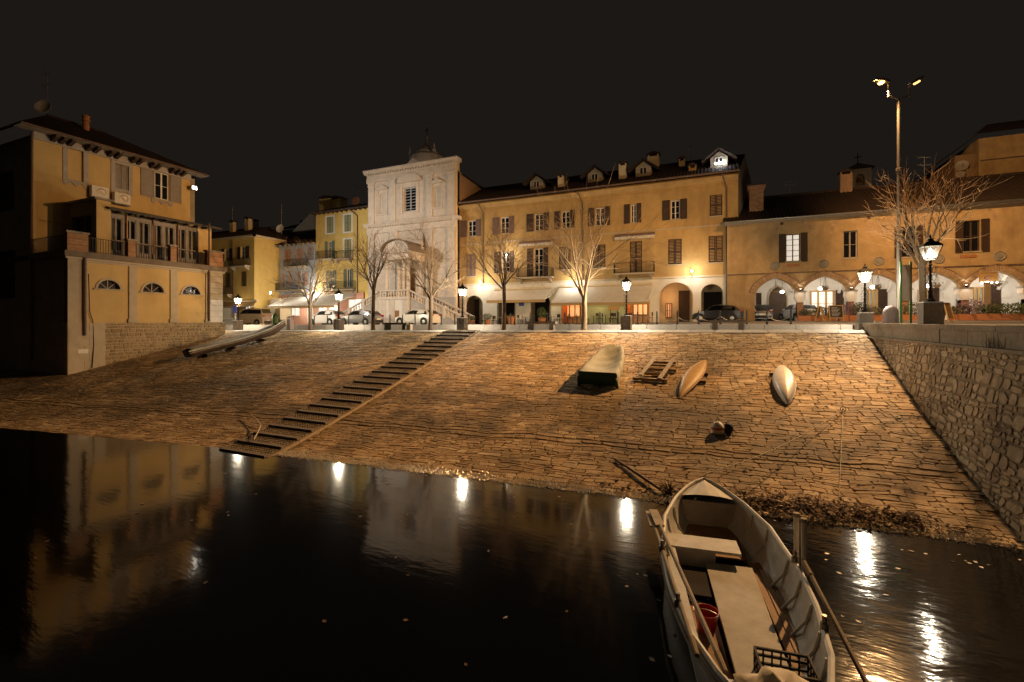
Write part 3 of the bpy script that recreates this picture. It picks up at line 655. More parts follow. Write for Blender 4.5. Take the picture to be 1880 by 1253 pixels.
# corner room on the terrace
bx0, bx1, by0, by1, bzt = XM, -37.4, 16.9, 17.7, 12.65
fb = FY(by0); d0, d1 = A(132, by0), A(168, by0)
MB().panel(rect(bx0 + .004, bx1, zc1 + .003, bzt), [rect(d0, d1, zc1 + .08, 11.7)], fb, 0, .3).build('corner_room', 'dark_plaster', villa)  # shaded front painted darker than the lit side of the same room
window(villa, fb, d0, d1, zc1 + .08, 11.7, .2, frame='door_wood', rows=2, pane='window_dark', sill=None)
MB().panel([(by0 + .004, zc1 + .003), (by1, zc1 + .003), (by1, bzt), (by0 + .004, bzt)], [], FX(bx1), 0, .2).build('corner_room_side', 'villa_plaster', villa)
MB().box(bx0 + .01, bx1 + .15, by0 - .15, by1 + .15, bzt + .002, bzt + .14).build('corner_room_roof', 'dark_plaster', villa)
# veranda
vx = -37.75; fv = FX(vx); v0, v1 = by1 + .02, B(362, vx); zv0, zv1 = zc1 + .003, 11.75
nb = 7
mb = MB()
boxf(mb, fv, v0, v1, -.05, .1, zv1, zv1 + .22); boxf(mb, fv, v0, v1, -.03, .08, zv0, zv0 + .12)
for i in range(nb + 1): u = v0 + (v1 - v0) * i / nb; boxf(mb, fv, u - .06, u + .06, -.06, .1, zv0 + .122, zv1 - .002)
ver = mb.build('veranda_frame', 'shutter_grey', villa)
for i in range(nb):
    ua, ub = v0 + (v1 - v0) * i / nb + .07, v0 + (v1 - v0) * (i + 1) / nb - .07; um = (ua + ub) / 2
    for a, b in ((ua, um - .005), (um + .005, ub)):
        mb = MB(); g = .05
        for p, q, c, e_ in ((a, a + g, zv0 + .13, zv1 - .01), (b - g, b, zv0 + .13, zv1 - .01), (a + g, b - g, zv0 + .13, zv0 + .5), (a + g, b - g, zv1 - .1, zv1 - .01), (a + g, b - g, 10.1, 10.18)): boxf(mb, fv, p, q, -.02, .04, c, e_)
        dr = mb.build('veranda_door', 'shutter_grey', villa); quad('pane', 'clear_glass', dr, [fv(a, .02, zv0 + .5), fv(b, .02, zv0 + .5), fv(b, .02, zv1), fv(a, .02, zv1)])
    if i not in (1, 5): quad('curtain', 'curtain', ver, [fv(ua, .16, zv0 + .1), fv(ua + (ub - ua) * random.uniform(.35, .6), .2, zv0 + .1), fv(ua + (ub - ua) * .5, .2, zv1), fv(ua, .16, zv1)])
    if i % 2: MB().tube([fv(ua + .1, -.14, zv0), fv(ua + .1, -.14, zv1 + .3)], .045, 8).build('column', 'copper', villa)
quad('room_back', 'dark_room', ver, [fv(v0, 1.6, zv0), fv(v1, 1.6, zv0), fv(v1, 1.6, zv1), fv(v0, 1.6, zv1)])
boxf(MB(), fv, v1 + .002, v1 + 1.1, -.06, 2.9, zv0, 12.2).build('veranda_end_wall', 'villa_plaster', villa)
MB().prism([(XM + .01, 12.9), (XM + .01, 13.05), (vx + .75, 12.22), (vx + .75, 12.06)], v0 - .3, v1 + 1.5, mp=lambda q, s_, z: (q, s_, z)).build('veranda_roof', 'roof_slate', villa)
for i in range(9):
    u = v0 + .4 + (v1 - v0) * i / 8; MB().box(vx + .08, vx + .68, u - .06, u + .06, 11.99, 12.12).build('rafter_end', 'dark_wood', villa)
# terrace railing between brick piers
piers = [(YN - .05, bT(160), .14), (bT(233), bT(247), .1), (bT(311), bT(322), .1), (bT(379), YF + .02, .1)]
for u0, u1, w in piers:
    p = boxf(MB(), f, u0, u1, -.14, .26, zc1 + .002, zc1 + 1.12).build('brick_pier', 'brick', villa)
    boxf(MB(), f, u0 - .06, u1 + .06, -.2, .32, zc1 + 1.122, zc1 + 1.24).build('pier_cap', 'coping_stone', p)
    for k in range(12): boxf(MB(), f, u0 + .004, u1 - .004, -.152, -.141, zc1 + .02 + k * .09, zc1 + .085 + k * .09).build('brick', 'brick', p)
for (a, b) in zip(piers, piers[1:]): railing(villa, f, a[1] + .02, b[0] - .02, .05, zc1 + .002, zc1 + .98, .14)
railing(villa, FY(YN + .05), XM - 3, XT - .4, 0, zc1 + .002, zc1 + 1.0, .12)
# two air conditioners, wall floodlight
for px, py, sc in ((178, 354, 1.0), (219, 366, 1.0)):
    u = bM(px); z = Z(py, XM, u); ac = boxf(MB(), fm, u - .5, u + .5, -.45, -.08, z - .38, z + .38).build('air_conditioner', 'white_paint', villa)
    mb = MB(); mb.lathe([(.27, 0), (.27, .02), (.2, .03), (.08, .02)], 16); mb.v = [fm(u + .08 + x, -.452 - zz, z + y) for x, y, zz in mb.v]; mb.build('fan_grille', 'bare_metal', ac); boxf(MB(), fm, u - .52, u + .52, -.47, -.08, z - .46, z - .385).build('bracket', 'grey_wood', ac)
u = yR - .1; fl = MB().box(XM + .15, XM + .55, u - .1, u + .35, 15.7, 16.05).build('floodlight', 'bare_metal', villa)
quad('lens', 'soft_bulb', fl, [(XM + .56, u - .06, 15.75), (XM + .56, u + .3, 15.75), (XM + .56, u + .3, 16.0), (XM + .56, u - .06, 16.0)])
light('floodlight_lamp', 'SPOT', (XM + .62, u + .15, 15.9), 9800, (1.0, .90, .79), villa, .1, (-36, 44, 9), 92, .7)
# rubble plinth under the villa
pl = thing('stone_plinth', 'rubble stone retaining wall under the yellow villa beside the ramp', 'wall', (XT, 20, 2))
boxf(MB(), f, YN - .0, YF + .3, .0, .35, .3, 4.498).build('core', 'villa_mortar', pl)
MB().box(XT - 14, XT - .352, YN + .0, YF, -.6, .998).build('footing', 'villa_mortar', pl)
boxf(MB(), f, YN - .02, bT(192), -.1, -.002, .2, 4.497).build('corner_buttress', 'beige_trim', pl)
for i in range(8):
    for j in range(2):
        ua, ub = YN + .0 + j * (bT(192) - YN) * (.55 if i % 2 else .42), YN + (bT(192) - YN) * ((.55 if i % 2 else .42) if j == 0 else 1)
        boxf(MB(), f, ua + .008, ub - .008, -.125, -.101, .62 + i * .482, 1.09 + i * .482).build('block', 'beige_trim', pl)
put_stones(lay_stones(bT(192) + .02, YF + .25, .9, 4.46, (.16, .30), (.24, .55), lambda u, v, h: f(min(max(u, bT(192) + .02), YF + .28), -h, v), lambda u, v: v > zramp(XT, u) - .15, gap=.022, thick=.03, jit=.03, wav=.03, split=.1, rnd=.2, seed=15), 'villa_stone', pl, 'stone', 'small_stones', 220)
MB().box(XT + .1, XT + .14, bT(141), bT(160), Z(650, XT, 15.5), Z(642, XT, 15.5)).build('plaque', 'paper', pl)
# ================================================================== LONG OCHRE BUILDING WITH GROUND FLOOR ARCHES
YB = 45.1; f = FY(YB); AL, AR = -26.5, 1.78
pal = thing('long_ochre_building', 'long three storey ochre building with brown shutters, dormers and ground floor arches', 'building', ((AL + AR) / 2, YB, 4.3))
def zz(py, px, b=YB): return Z(py, A(px, b), b)
holes = []; todo = []
top = [(858.6, 873.2, 401, 432, 846, 882.5), (918.7, 934, 395.7, 426.6, 905, 944), (981, 997.4, 389.5, 421, 967, 1008), (1030.5, 1046, 386, 416, 1018, 1055), (1092.8, 1110, 379, 411.5, 1080, 1120), (1158, 1168, 374, 408, 1146, 1177.4), (1231.5, 1248, 368, 400, 1216, 1261.6)]
for i, (l, r, t, bt, sl, sr) in enumerate(top):
    u0, u1 = A(l, YB), A(r, YB); z0, z1 = zz(bt, (l + r) / 2), zz(t, (l + r) / 2); z0, z1 = 14.0, 15.75
    holes.append(rect(u0, u1, z0, z1)); todo.append((u0, u1, z0, z1, A(sl, YB), A(sr, YB), 'shutter_purple' if i < 2 else 'shutter_brown'))
mid = [(921, 935, 9.85, 12.0, 908, 943.5, 'shutter_brown'), (980, 997, 9.2, 12.15, 968, 1006.6, 'shutter_brown')]
for l, r, z0, z1, sl, sr, mt in mid:
    u0, u1 = A(l, YB), A(r, YB); holes.append(rect(u0, u1, z0, z1)); todo.append((u0, u1, z0, z1, A(sl, YB), A(sr, YB), mt))
ar = [(853, 886.3, 543), (912.5, 946.5, 545), (972, 1011, 540), (1030, 1074, 548), (1150, 1194, 542), (1210, 1272, 519), (1287, 1327.6, 522)]
ground = []
for l, r, t in ar:
    u0, u1 = A(l, YB), A(r, YB); zt = zz(t, (l + r) / 2); zs = zt - (u1 - u0) / 2 * .92; ground.append((u0, u1, zs, zt)); holes.append(arch(u0, u1, 3.9, zs, zt))
na = len(ar)
MB().panel(rect(AL, AR, 8.64, 17.6), holes[:-na], f, 0, .42).build('facade', 'ochre_plaster', pal)
MB().panel(rect(AL, AR, 3.7, 8.62), holes[-na:], f, 0, .42).build('arcade_front', 'arcade_cream', pal)
for u0, u1, z0, z1, s0, s1, mt in todo:
    window(pal, f, u0, u1, z0, z1, .2, rows=3 if z1 - z0 < 2 else 4)
    shutter(pal, f, s0, u0 - .07 if u0 - s0 < 1 else u0 - .25, z0 - .05, z1 + .05, mt); shutter(pal, f, u1 + .05 if s1 - u1 < 1 else u1 + .2, s1, z0 - .05, z1 + .05, mt)
for l, r, z0, z1, mt in ((857, 873, 9.6, 12.0, 'shutter_purple'), (1026.7, 1047.5, 9.85, 12.1, 'shutter_brown'), (1089, 1111.5, 9.85, 12.1, 'shutter_brown'), (1156.6, 1178.7, 9.2, 12.2, 'shutter_brown'), (1227, 1251.6, 9.85, 12.15, 'shutter_brown'), (1301, 1327, 9.85, 12.2, 'shutter_brown'), (1303, 1326, 14.0, 15.85, 'shutter_brown')):
    closed(pal, f, A(l, YB), A(r, YB), z0, z1, mt)
    boxf(MB(), f, A(l, YB) - .1, A(r, YB) + .1, -.1, -.002, z0 - .1, z0 - .01).build('sill', 'beige_trim', pal)
for l, r in ((952.6, 1017.5), (1129, 1202.5)): balcony(pal, f, A(l, YB), A(r, YB), 9.15, .95, .85)
boxf(MB(), f, AL, AR, -.05, -.002, 13.1, 13.2).build('string_course', 'beige_trim', pal)
boxf(MB(), f, AL, AR - .9, -.09, -.002, 8.56, 8.72).build('string_course', 'cream_plaster', pal)
boxf(MB(), f, AL, AR, -.06, -.002, 16.6, 16.72).build('string_course', 'ochre_plaster', pal)
MB().prism([(-.002, 17.55), (-.3, 17.55), (-.55, 17.35), (-.55, 17.3), (-.25, 17.1), (-.002, 16.95)], AL, AR, mp=lambda q, s_, z: f(s_, q, z)).build('cornice', 'ochre_plaster', pal)
MB().tube([(AL - .1, YB - .72, 17.62), (AR + .1, YB - .72, 17.62)], .1, 8).build('gutter', 'gutter', pal)
ze_ = 17.66; zr = 21.1; slope = (zr - ze_) / (51 - 44.4)
tiles(pal, (AL - .3, 44.4, ze_), (AR + .2, 44.4, ze_), (2.6, 51, zr), (AL - .3, 51, zr), .3)
quad('roof_back', 'roof_tile', pal, [(AL, 57, ze_), (4, 57, ze_), (2.6, 51.01, zr), (AL, 51.01, zr)])
mb = MB(); mb.add([(AR, YB + .002, 3.8), (4.0, 57, 3.8), (4.0, 57, 17.6), (2.6, 51, zr - .1), (AR, YB + .002, 17.6)], [(0, 1, 2, 3, 4)]); mb.build('gable_wall', 'dark_plaster', pal)
quad('end_wall', 'rough_brick', pal, [(AL, YB + .002, 3.8), (AL, 57, 3.8), (AL, 57, 17.6), (AL, YB + .002, 17.6)])
# inside the arches: a vaulted passage with doors and lit shop fronts
pw = YB + 3.4
MB().box(AL, AR, pw, pw + .2, 3.7, 8.5).build('passage_wall', 'cream_plaster', pal)
MB().box(AL, AR, YB + .43, pw - .002, 8.3, 8.5).build('passage_ceiling', 'cream_plaster', pal)
for px in (900, 960, 1022, 1080, 1145, 1202, 1279):
    u = A(px, YB); MB().box(u - .12, u + .12, YB + .43, pw - .004, 3.8, 8.29).build('passage_partition', 'cream_plaster' if px < 1000 or px > 1190 else 'orange_wall', pal)
fp = FY(pw)
for l, r, zt_, mt in ((857, 880, 7.2, 'dark_wood'), (916, 944, 7.4, 'dark_room'), (975, 1008, 7.6, 'dark_room'), (1246, 1266, 7.6, 'dark_wood'), (1292, 1325, 7.4, 'dark_room')):
    u0, u1 = A(l, pw), A(r, pw); dd = boxf(MB(), fp, u0, u1, -.08, -.002, 4.0, zt_).build('passage_door', mt, pal)
    mb = MB()
    for k in range(3):
        for j in range(2): boxf(mb, fp, u0 + (u1 - u0) * (j * .5 + .07), u0 + (u1 - u0) * (j * .5 + .43), -.1, -.081, 4.3 + k * 1.0, 5.1 + k * 1.0)
    mb.build('door_panel', mt, dd)
for l, r, z0, z1, mt in ((1036, 1066, 5.0, 7.3, 'shop_orange'), (1162, 1190, 5.2, 7.4, 'shop_orange'), (1222, 1234, 4.9, 6.4, 'shop_orange')):
    u0, u1 = A(l, pw), A(r, pw); w_ = window(pal, fp, u0, u1, z0, z1, -.06, frame='door_wood', pane=mt, cols=3, rows=2, fw=.1, sill=None)
boxf(MB(), f, A(1076, YB), A(1149, YB), -.03, -.003, 4.1, 7.6).build('painted_wall', 'lime_plaster', pal)
# small wall fittings
boxf(MB(), f, A(953, YB), A(962, YB), -.05, -.002, 6.2, 7.2).build('notice', 'blue_sign', pal)
# roll up canopies above the two balconies
for l, r, py in ((954, 1017.5, 447), (1129, 1202.5, 434)):
    u0, u1 = A(l, YB), A(r, YB); z = zz(py, (l + r) / 2); o = MB().tube([f(u0, -.16, z + .1), f(u1, -.16, z + .1)], .13, 10).build('rolled_canopy', 'shutter_purple', pal)
    mb = MB(); n = 24; k = len(mb.v)
    for i in range(n * 2 + 1):
        uu = u0 + (u1 - u0) * i / (2 * n); mb.v += [f(uu, -.2 - .03 * (i % 2), z + .06), f(uu, -.2 - .03 * (i % 2), z - (.34 if i % 2 else .22))]
    for i in range(2 * n): mb.f.append((2 * i, 2 * i + 2, 2 * i + 3, 2 * i + 1))
    mb.build('valance', 'canvas', o)
for px in (888, 1070, 1334):
    u = A(px, YB); downpipe(pal, [f(u - .4, -.65, 17.5), f(u, -.1, 16.4), f(u, -.1, 8.7 if px < 1300 else 4.3)], .06)
# dormers and chimneys
def zroof(b): return ze_ + (b - 44.4) * slope
for i, px in enumerate((985, 1092, 1181, 1320)):
    bd = 46.4; a = A(px, bd); w = .72; z0 = zroof(bd) - .1; z1 = z0 + 1.0; zp = z1 + .65; fd = FY(bd)
    dm = MB().prism([(a - w, z0), (a + w, z0), (a + w, z1), (a, zp - .1), (a - w, z1)], bd, bd + 3.2).build('dormer', 'dark_plaster', pal)
    window(dm, fd, a - .36, a + .36, z0 + .28, z0 + 1.0, -.04, frame='grey_wood', rows=1, sill=None)
    for sgn in (-1, 1): tiles(dm, (a + sgn * 1.45, bd - .6, z1 - .32), (a + sgn * 1.45, bd + 3.2, z1 - .32), (a, bd + 3.2, zp + .08), (a, bd - .6, zp + .08), .3, name='dormer_roof')
    if i == 3:
        MB().tube([(a - .3, bd - .12, z0 + .42), (a + .55, bd - .12, z0 + .47)], .05, 8).build('tube_lamp', 'tube_white', dm)
        light('tube_light', 'POINT', (a + .1, bd - .35, z0 + .5), 40, (.85, .92, 1), pal, .2)
for px, py0, b, w, mt in ((1030, 322, 46.2, .55, 'cream_plaster'), (1143.5, 300, 46.6, .7, 'cream_plaster'), (1200, 284, 50.4, 1.15, 'cream_plaster'), (1252, 291, 49, .55, 'cream_plaster'), (1271.5, 304, 46.4, .65, 'ochre_plaster')):
    a = A(px, b); chimney(pal, a, b, zroof(b) - .3, Z(py0, a, b) - .3, w, mt)
antenna(pal, (A(1268, 50.5), 50.5, zr - .2), 1.6, 4, .4)
# ================================================================== CHURCH
YC = 44.0; f = FY(YC); CL, CR = A(676, YC), A(836, YC); cw = CR - CL
ch = thing('church', 'pale stone baroque church with columned porch and double stair', 'church', ((CL + CR) / 2, YC, 4.1))
cz = lambda py, px: Z(py, A(px, YC), YC)
zt = cz(291, 833); zmid = cz(402, 833); zbase = cz(541, 833)
w0, w1 = A(741, YC), A(763.5, YC); wz0, wz1 = cz(388, 752), cz(344, 752)
n1 = (A(697, YC), A(708, YC), cz(393, 702), cz(362, 702)); n2 = (A(797, YC), A(809, YC), cz(381, 803), cz(350, 803))
nich = [arch(n[0], n[1], n[2], n[3], n[3] + (n[1] - n[0]) / 2, 10) for n in (n1, n2)]
door = rect(A(737, YC), A(763, YC), 7.2, cz(492, 752))
MB().panel(rect(CL, CR, 3.9, zt), [rect(w0, w1, wz0, wz1), door] + nich, f, 0, .5).build('facade', 'church_stone', ch)
for h in nich: MB().add([f(x, .16, z) for x, z in h], [tuple(range(len(h)))]).build('niche_back', 'church_stone', ch)
quad('door', 'door_wood', ch, [f(door[0][0], .3, door[0][1]), f(door[1][0], .3, door[1][1]), f(door[2][0], .3, door[2][1]), f(door[3][0], .3, door[3][1])])
window(ch, f, w0, w1, wz0, wz1, .25, frame='blue_plaster', cols=2, rows=8, fw=.12, cr=.05, sill='church_stone')
mb = MB()
# surround and curved pediment over the big window; small pediments over the niches
mb = MB(); boxf(mb, f, w0 - .45, w0 - .1, -.12, -.002, wz0 - .3, wz1 + .5); boxf(mb, f, w1 + .1, w1 + .45, -.12, -.002, wz0 - .3, wz1 + .5); mb.build('window_surround', 'church_stone', ch)
c = (w0 + w1) / 2; hw = (w1 - w0) / 2 + .75; n = 12
MB().prism([(c - hw, wz1 + .55)] + [(c - hw * math.cos(math.pi * i / n), wz1 + .75 + .75 * math.sin(math.pi * i / n)) for i in range(n + 1)] + [(c + hw, wz1 + .55)], -.35, -.002, f).build('pediment', 'church_stone', ch)
for nn in (n1, n2):
    c = (nn[0] + nn[1]) / 2; z = nn[3] + (nn[1] - nn[0]) / 2 + .35
    MB().prism([(c - .85, z), (c + .85, z), (c + .85, z + .15), (c, z + .6), (c - .85, z + .15)], -.25, -.002, f).build('pediment', 'church_stone', ch)
    mb = MB(); boxf(mb, f, nn[0] - .28, nn[0] - .08, -.08, -.002, nn[2], z - .01); boxf(mb, f, nn[1] + .08, nn[1] + .28, -.08, -.002, nn[2], z - .01); boxf(mb, f, nn[0] - .35, nn[1] + .35, -.15, -.002, nn[2] - .2, nn[2] - .003); mb.build('niche_surround', 'church_stone', ch)
# pilasters of both storeys
pil = [CL + .05, CL + 1.15, CL + cw * .30, CL + cw * .66, CR - 1.9, CR - .85]
for z0, z1, tag_ in ((zmid + .5, zt - 1.9, 'upper'), (zbase, zmid - 1.35, 'lower')):
    for i, u in enumerate((A(678, YC), A(717, YC), A(783.5, YC), A(823, YC))):
        p = boxf(MB(), f, u, u + .8, -.16, -.002, z0, z1).build('pilaster', 'church_stone', ch)
        mb = MB(); boxf(mb, f, u - .08, u + .88, -.22, -.003, z1 + .001, z1 + .14); boxf(mb, f, u - .14, u + .94, -.28, -.003, z1 + .38, z1 + .5); boxf(mb, f, u - .04, u + .84, -.2, -.003, z1 + .141, z1 + .379); mb.build('capital', 'church_stone', p)
        boxf(MB(), f, u - .1, u + .9, -.24, -.003, z0 - .3, z0 - .001).build('pilaster_base', 'church_stone', p)
# entablatures
def entab(z, h, k):
    boxf(MB(), f, CL - .1, CR + .1, -.22, -.002, z, z + h * .35).build('architrave', 'church_stone', ch)
    boxf(MB(), f, CL - .05, CR + .05, -.18, -.002, z + h * .352, z + h * .7).build('frieze', 'church_stone', ch)
    MB().prism([(.6, z + h), (-.46, z + h), (-.46, z + h * .93), (-.3, z + h * .82), (-.2, z + h * .702), (.6, z + h * .702)], CL - .45, CR + .45, mp=lambda q, s_, zz_: f(s_, q, zz_)).build('cornice', 'church_stone', ch)
    n = 34
    for i in range(n):
        u = CL + (CR - CL) * (i + .5) / n; boxf(MB(), f, u - .1, u + .1, -.36, -.181, z + h * .58, z + h * .70).build('dentil', 'church_stone', ch)
entab(zt - 1.4, 1.45, 0); entab(zmid - .85, 1.15, 1)
boxf(MB(), f, CL - .1, CR + .1, -.35, -.002, 3.9, zbase - .3).build('plinth', 'church_grey', ch)
MB().prism([(A(737, YC), zt + .06), (A(773, YC), zt + .06), (A(755, YC), cz(289, 755))], .3, .9, f).build('gable', 'church_stone', ch)
# sides, nave roof, lantern
quad('side_wall', 'rough_brick', ch, [(CR, YC + .5, 3.9), (CR, 70, 3.9), (CR, 70, zt - 3.2), (CR, YC + .5, zt - 1.2)])
boxf(MB(), f, CR - .8, CR, .002, .9, 3.9, zt).build('corner_return', 'cream_plaster', ch)
tiles(ch, (CR + .5, YC + 1, zt - 1.5), (CR + .5, 70, zt - 3.3), (CR - 6, 70, zt - 1.2), (CR - 6, YC + 1, zt - .4), .32, name='nave_roof')
la = A(784, 52); lz = Z(289, la, 52); mb = MB()
mb.lathe([(2.4, -1.5), (2.3, 0), (1.9, .25), (1.5, .55), (1.5, .7)], 16, (la, 52, lz - .2)); mb.build('drum', 'church_stone', ch)
mb = MB(); mb.lathe([(1.28, .5), (1.28, .6), (1.12, .9), (.8, 1.25), (.45, 1.6), (.26, 2.0), (.17, 2.4), (.12, 2.6)], 14, (la, 52, lz - .05)); mb.lathe([(.06, 2.6), (.18, 2.7), (.2, 2.85), (.14, 3.0), (.05, 3.05)], 10, (la, 52, lz - .05)); mb.build('lantern_cupola', 'church_grey', ch)
mb = MB(); mb.bar((la, 52, lz + 2.95), (la, 52, lz + 4.0), .07); mb.bar((la - .28, 52, lz + 3.6), (la + .28, 52, lz + 3.6), .07); mb.build('cross', 'black_iron', ch)
mb = MB()
for (x, y) in ((-1, -1), (1, -1)): mb.lathe([(.2, 0), (.26, .2), (.1, .5), (.16, .7), (.05, 1.2)], 8, (la + x * 1.9, 50.8, lz + .1))
mb.build('finial', 'church_stone', ch, kind='stuff')
# porch
P0, P1, PB, PF = A(705, 41), A(750, 41), YC - .1, 41.0; pz0 = 7.15; pz1 = 11.35; pc = (P0 + P1) / 2; ph = (P1 - P0) / 2
fo = FY(PF)
MB().box(P0 - .75, P1 + .12, PF - .12, PB, 3.9, pz0 - .2).build('porch_base', 'white_plaster', ch)
MB().box(P0 - .85, P1 + .2, PF - .2, PB, pz0 - .198, pz0).build('porch_floor', 'church_stone', ch)
boxf(MB(), fo, A(722.5, PF), A(734, PF), -.16, -.122, 4.15, 5.75).build('crypt_door', 'door_wood', ch)
for px in (691, 700.5, 716, 741): u = A(px, PF); boxf(MB(), fo, u - .02, u + (.75 if px > 695 else .5), -.17, -.123, 4.05, pz0 - .25).build('base_pilaster', 'church_stone', ch)
for x in (P0 + .2, P1 - .2, P1 - .75):
    for y in (PF + .25, PB - .5):
        if x == P1 - .75 and y > 42: continue
        col = MB(); col.lathe([(.26, 0), (.26, .12), (.21, .2), (.2, 1.5), (.17, 3.7), (.19, 3.75), (.26, 3.95), (.26, 4.12)], 14, (x, y, pz0 + .002)); col.build('column', 'church_stone', ch, smooth=False)
MB().box(P0 + .62, P0 + 1.05, PB - .5, PB - .2, pz0, pz1 - .05).build('porch_pier', 'church_stone', ch)
mb = MB(); mb.box(P0 - .08, P1 + .08, PF - .05, PB, pz1 - .05, pz1 + .65); mb.build('porch_entablature', 'church_stone', ch)
mb = MB(); mb.box(P0 - .3, P1 + .3, PF - .3, PB, pz1 + .652, pz1 + .8); mb.build('porch_cornice', 'church_stone', ch)
n = 14; prof = [(pc - (ph + .12) * math.cos(math.pi * i / n), pz1 + .802 + 1.25 * math.sin(math.pi * i / n)) for i in range(n + 1)]
MB().prism(prof, PF + .02, PB).build('porch_gable', 'church_stone', ch)
k = MB(); N_ = n + 1
for yy in (PF - .28, PB):
    for sc_, dz in ((1.0, .0), (1.07, .1)): k.v += [(pc + (x - pc) * sc_ * 1.04, yy, z + dz * (1 if 0 < i < n else 0) + .03) for i, (x, z) in enumerate(prof)]
for i in range(n): k.f += [(i, i + 1, N_ + i + 1, N_ + i), (2 * N_ + i, 2 * N_ + i + 1, 3 * N_ + i + 1, 3 * N_ + i), (N_ + i, N_ + i + 1, 3 * N_ + i + 1, 3 * N_ + i), (i, i + 1, 2 * N_ + i + 1, 2 * N_ + i)]
k.build('porch_roof', 'lead_roof', ch)
for (x, y) in ((pc, PF + .1), (P1 + .1, PB - .6)): MB().lathe([(.2, 0), (.24, .3), (.1, .4), (.2, .6), (.14, .85), (.05, 1.3)], 10, (x, y, pz1 + (2.05 if x == pc else 1.2))).build('urn', 'church_stone', ch)
# balustrades and stairs
bal_me = MB().lathe([(.06, 0), (.09, .05), (.05, .14), (.1, .36), (.05, .55), (.09, .62), (.06, .68)], 8)
def baluster_run(p, q, n, par):
    p, q = Vector(p), Vector(q); mb = MB()
    o = MB().bar(p + Vector((0, 0, .8)), q + Vector((0, 0, .8)), .24, .14).build('handrail', 'church_stone', par); MB().bar(p + Vector((0, 0, .05)), q + Vector((0, 0, .05)), .24, .1).build('base_rail', 'church_stone', par)
    for i in range(n):
        t = (i + .5) / n; c = p.lerp(q, t) + Vector((0, 0, .09)); b_ = MB(); b_.v = [(x + c.x, y + c.y, z + c.z) for x, y, z in bal_me.v]; b_.f = bal_me.f; b_.build('baluster', 'church_stone', par)
baluster_run((P0 - .6, PF - .02, pz0), (P1 + .05, PF - .02, pz0), 11, ch)
sr0, sr1 = P1 + .2, A(851, 41.2); sl0, sl1 = P0 - .85, P0 - 7.2
zg = 4.2
for s0, s1, lab in ((sr0, sr1, 'r'), (sl0, sl1, 'l')):
    st = MB().prism([(s0, 3.9), (s1, 3.9), (s1, zg), (s0, pz0 - .15)] if lab == 'r' else [(s1, 3.9), (s0, 3.9), (s0, pz0 - .15), (s1, zg)], PF + .05, PF + .3).build('stair_side', 'church_grey', ch)
    nS = 17
    for i in range(nS):
        t0, t1 = i / nS, (i + 1) / nS; x0, x1 = s0 + (s1 - s0) * t0, s0 + (s1 - s0) * t1; z = pz0 - (pz0 - zg) * t0
        MB().box(min(x0, x1), max(x0, x1), PF + .302, PB - .05, 3.9, z - .1).build('step', 'church_grey', ch)
    baluster_run((s0, PF + .15, pz0 - .1), (s1, PF + .15, zg + .05), 17, ch); baluster_run((s0, PB - .4, pz0 - .1), (s1, PB - .4, zg + .05), 17, ch)
    for t in (.33, .66, 1.0):
        x = s0 + (s1 - s0) * t; z = pz0 - .1 + (zg - pz0 + .1) * t; MB().box(x - .16, x + .16, PF - .02, PF + .32, z - .3, z + 1.0).build('newel', 'church_stone', ch)
    x = s0 + (s1 - s0) * .16; MB().box(x - .25, x + .25, PF + .02, PF + .049, 5.2, 5.7).build('vent', 'dark_wood', ch)
# ================================================================== OLD ARCADED HALL ON THE RIGHT
YA = 44.5; f = FY(YA); HL, HR = A(1335, YA), 27.5
hall = thing('arcaded_hall', 'long low medieval hall with brick pointed arches lit from inside', 'building', ((HL + HR) / 2, YA, 4.6))
ps = [3.05] + [6.35 + 3.46 * i for i in range(7)]
zsp, zcr = 7.0, 8.25; hw_ = .22; holes = []; arcs = []
for i in range(len(ps) - 1):
    u0 = ps[i] + (hw_ if i else 0); u1 = ps[i + 1] - hw_
    arcs.append((u0, u1)); holes.append(arch(u0, u1, 4.0, zsp if i else 6.7, zcr, 16, .35))
wn_ = [(1443, 1469, 430, 480), (1548, 1574.5, 424, 474), (1655, 1681, 416, 472), (1769, 1800, 405, 462)]
wh = []
for l, r, t, bt in wn_:
    u0, u1 = A(l, YA), A(r, YA); cpx = (l + r) / 2; wh.append((u0, u1, zz(bt, cpx, YA), zz(t, cpx, YA)))
wh.append((22.6, 23.9, wh[3][2], wh[3][3]))
holes_w = [rect(*h) for h in wh]
ZT = 12.95
MB().panel(rect(HL, HR, 8.62, ZT), holes_w, f, 0, .4).build('upper_wall', 'arcade_plaster', hall)
MB().panel(rect(HL, HR, 3.9, 8.6), holes, f, .02, .5).build('arcade_wall', 'arcade_plaster', hall)
quad('left_return', 'arcade_plaster', hall, [(HL, YA, 3.9), (HL, YA + .7, 3.9), (HL, YA + .7, ZT), (HL, YA, ZT)])
boxf(MB(), f, HL - .02, HR, -.07, .0, 8.59, 8.66).build('cable_ledge', 'gutter', hall)
